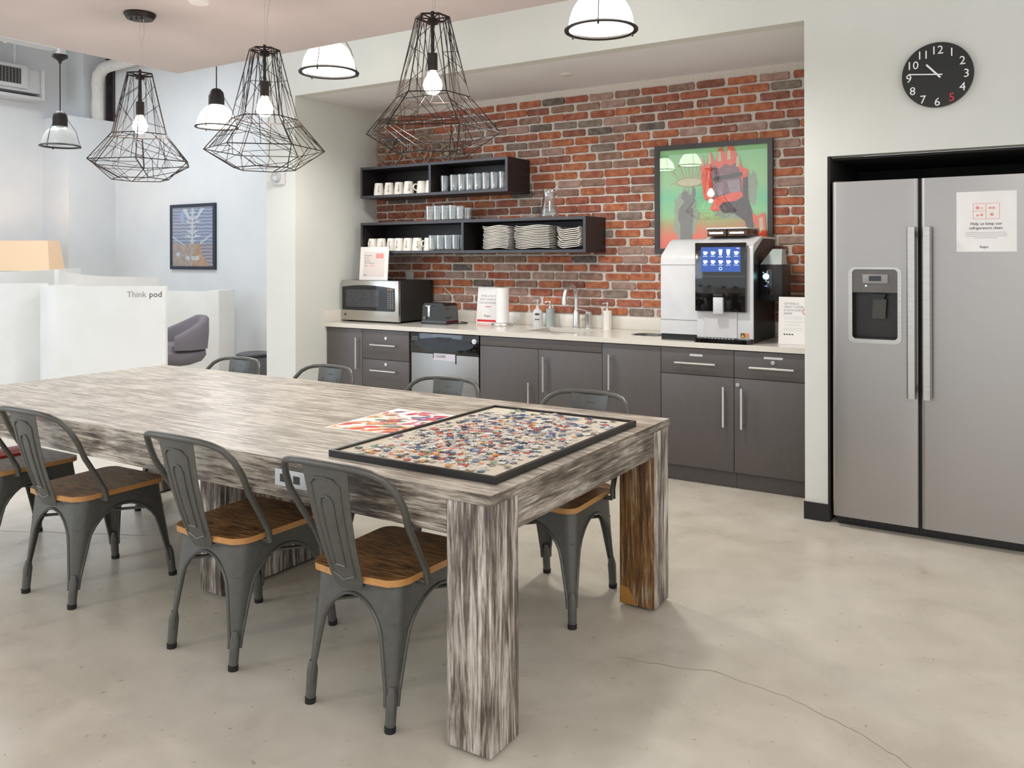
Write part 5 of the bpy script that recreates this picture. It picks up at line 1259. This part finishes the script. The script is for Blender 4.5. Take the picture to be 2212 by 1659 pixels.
def wall_ribbon(pts, th, z0, ztop):
    """standing curved panel following a plan line; ztop is a height or a list"""
    bm = B(); n = len(pts); zt = ztop if isinstance(ztop, list) else [ztop]*n; L_ = []
    for i, q_ in enumerate(pts):
        a = Vector(pts[max(i-1, 0)]); b = Vector(pts[min(i+1, n-1)]); d_ = (b-a).normalized(); nn = Vector((-d_.y, d_.x))*th/2; q_ = Vector(q_)
        o_, i_ = q_+nn, q_-nn
        L_.append([bm.verts.new((o_.x, o_.y, z0)), bm.verts.new((o_.x, o_.y, zt[i])), bm.verts.new((i_.x, i_.y, zt[i])), bm.verts.new((i_.x, i_.y, z0))])
    for A_, B_ in zip(L_, L_[1:]):
        for k in range(4): bm.faces.new((A_[k], A_[(k+1) % 4], B_[(k+1) % 4], B_[k]))
    bm.faces.new(L_[0]); bm.faces.new(L_[-1]); return bm
def smooth_line(pts, n=6):
    out = []; P_ = [Vector(q_) for q_ in pts]
    for i in range(len(P_)-1):
        p0, p1, p2, p3 = P_[max(i-1, 0)], P_[i], P_[i+1], P_[min(i+2, len(P_)-1)]
        for k in range(n):
            t = k/n; out.append(tuple(0.5*((2*p1) + (p2-p0)*t + (2*p0-5*p1+4*p2-p3)*t*t + (3*p1-p0-3*p2+p3)*t**3)))
    out.append(tuple(P_[-1])); return out
pd = thing('privacy_pod', 'white curved privacy pod with the words Think pod on its panel', 'pod')
obj('front_panel', wall_ribbon(smooth_line([(-5.654, -1.03), (-6.0, -1.275), (-6.33, -1.505), (-6.5, -1.60), (-6.66, -1.60), (-6.82, -1.50), (-6.9, -1.36), (-6.93, -1.15)]), 0.05, 0.0, 1.203), 'pod', pd)
ln = smooth_line([(-7.42, -1.057, 1.346), (-7.58, -0.85, 1.31), (-7.67, -0.5, 1.268), (-7.75, 0.0, 1.245), (-7.79, 0.36, 1.23)])
obj('back_screen', wall_ribbon([q_[:2] for q_ in ln], 0.04, 0.0, [q_[2] for q_ in ln]), 'pod', pd)
ang = math.atan2(-1.03+1.275, -5.654+6.0)
nrm = Vector((math.sin(ang), -math.cos(ang)))
for body, off_, m_ in (('Think', 0.345, 'ink_grey'), ('pod', 0.148, 'ink')):
    base = Vector((-5.654, -1.03)) - Vector((math.cos(ang), math.sin(ang)))*off_ + nrm*0.0262
    text('printed_text', body, 0.075, (base.x, base.y, 1.165), (PI/2, 0, ang), m_, pd)
pd = thing('privacy_pod', 'plain white curved privacy pod beside the lettered one, cut by the picture edge', 'pod')
obj('front_panel', wall_ribbon(smooth_line([(-6.95, -1.40), (-7.05, -1.58), (-7.2, -1.72), (-7.45, -1.9), (-7.8, -2.0), (-8.3, -2.0), (-8.8, -1.8)]), 0.05, 0.0, 1.222), 'pod', pd)
ln = smooth_line([(-9.1, -1.6, 1.29), (-8.7, -1.35, 1.3), (-8.35, -1.0, 1.318), (-8.42, -0.55, 1.33), (-8.58, -0.13, 1.34)])
obj('back_screen', wall_ribbon([q_[:2] for q_ in ln], 0.04, 0.0, [q_[2] for q_ in ln]), 'pod', pd)

pn = thing('partition', 'low white partition with a thick end post behind the grey armchair', 'partition')
obj('panel', wall_ribbon([(-8.9, 0.95), (-7.80, 1.13)], 0.06, 0, 1.035), 'pod', pn)
bm = B(); prism(bm, [(-7.80, 1.07), (-7.66, 1.14), (-7.80, 1.50), (-7.94, 1.44)], 'z', 0, 1.05); obj('end_post', bm, 'pod', pn)

ar = thing('armchair', 'grey upholstered swivel tub armchair beside the privacy pod', 'armchair', (-7.07, 0.06, 0), 0.0)
open_dir = math.radians(250)
bm = B(); n = 30; rings = []
for k in range(n+1):
    t = k/n; a = open_dir + math.radians(76) + math.radians(208)*t; top = 0.81 - 0.20*(max(0, abs(2*t-1)-0.2)/0.8)**1.1
    ca, sa = math.cos(a), math.sin(a); lo_ = 0.44 + 0.02*abs(2*t-1)
    prof = [(0.25, lo_), (0.36, lo_), (0.375, (lo_+top)/2), (0.375, top-0.03), (0.35, top), (0.30, top), (0.275, top-0.03)]
    rings.append([bm.verts.new((ca*r_, sa*r_, z_)) for r_, z_ in prof])
for A_, B_ in zip(rings, rings[1:]):
    m_ = len(A_)
    for k in range(m_): bm.faces.new((A_[k], A_[(k+1) % m_], B_[(k+1) % m_], B_[k]))
bm.faces.new(rings[0]); bm.faces.new(rings[-1]); obj('back_shell', bm, 'fabric', ar, sharp=70)
bm = B(); lathe(bm, [(0, 0.27), (0.2, 0.275), (0.3, 0.31), (0.345, 0.37), (0.34, 0.425), (0.27, 0.44), (0.262, 0.49), (0.23, 0.51), (0, 0.515)], 32); obj('seat', bm, 'fabric', ar, sharp=70)
bm = B(); tube(bm, [(0, 0, 0.03), (0, 0, 0.28)], 0.028, 12)
for k in range(4): a = PI/4 + k*PI/2; tube(bm, [(0, 0, 0.05), (0.28*math.cos(a), 0.28*math.sin(a), 0.016)], [0.022, 0.014], 8)
obj('swivel_base', bm, 'gun', ar)

bn = thing('waste_bin', 'grey round waste bin with a rimmed lid beside the white column', 'bin', (-4.86, -0.70, 0))
bm = B(); lathe(bm, [(0, 0), (0.125, 0), (0.15, 0.56), (0.155, 0.575), (0, 0.575)], 28); obj('body', bm, 'bin', bn)
bm = B(); lathe(bm, [(0.15, 0.576), (0.16, 0.58), (0.158, 0.60), (0.13, 0.612), (0.10, 0.604), (0, 0.596)], 28); obj('lid', bm, 'dark_plastic', bn)

lp = thing('floor_lamp', 'warm glowing rectangular floor lamp shade above the pods, cut by the picture edge', 'floor lamp', (-10.63, 0.28, 0), 0.563)
bm = B(); r0 = [(-0.47, -0.2), (0.47, -0.2), (0.47, 0.2), (-0.47, 0.2)]; r1 = [(-0.42, -0.15), (0.42, -0.15), (0.42, 0.15), (-0.42, 0.15)]
A_ = [bm.verts.new((x, y, 1.295)) for x, y in r0]; B_ = [bm.verts.new((x, y, 1.70)) for x, y in r1]
for k in range(4): bm.faces.new((A_[k], A_[(k+1) % 4], B_[(k+1) % 4], B_[k]))
obj('lamp_shade', bm, 'shade_lit', lp)
bm = B(); tube(bm, [(0, 0, 0.02), (0, 0, 1.62)], 0.014, 10); obj('pole', bm, 'chrome', lp)
bm = B(); lathe(bm, [(0, 0), (0.17, 0), (0.17, 0.012), (0.02, 0.024), (0, 0.024)], 28); obj('base', bm, 'chrome', lp)
bm = B(); tube(bm, [(-0.40, 0, 1.66), (0.40, 0, 1.66)], 0.005, 6); obj('shade_carrier', bm, 'chrome', lp)
b = B(); ball(b, (0, 0, 1.55), 0.04); obj('bulb', b, 'bulb', lp)
l = bpy.data.lights.new('lamp_light', 'POINT'); l.energy = 11; l.color = (1.0, 0.70, 0.45); l.shadow_soft_size = 0.06
lo = bpy.data.objects.new('lamp_light', l); COL.objects.link(lo); lo.parent = lp; lo.location = (0.1, 0, 1.62)
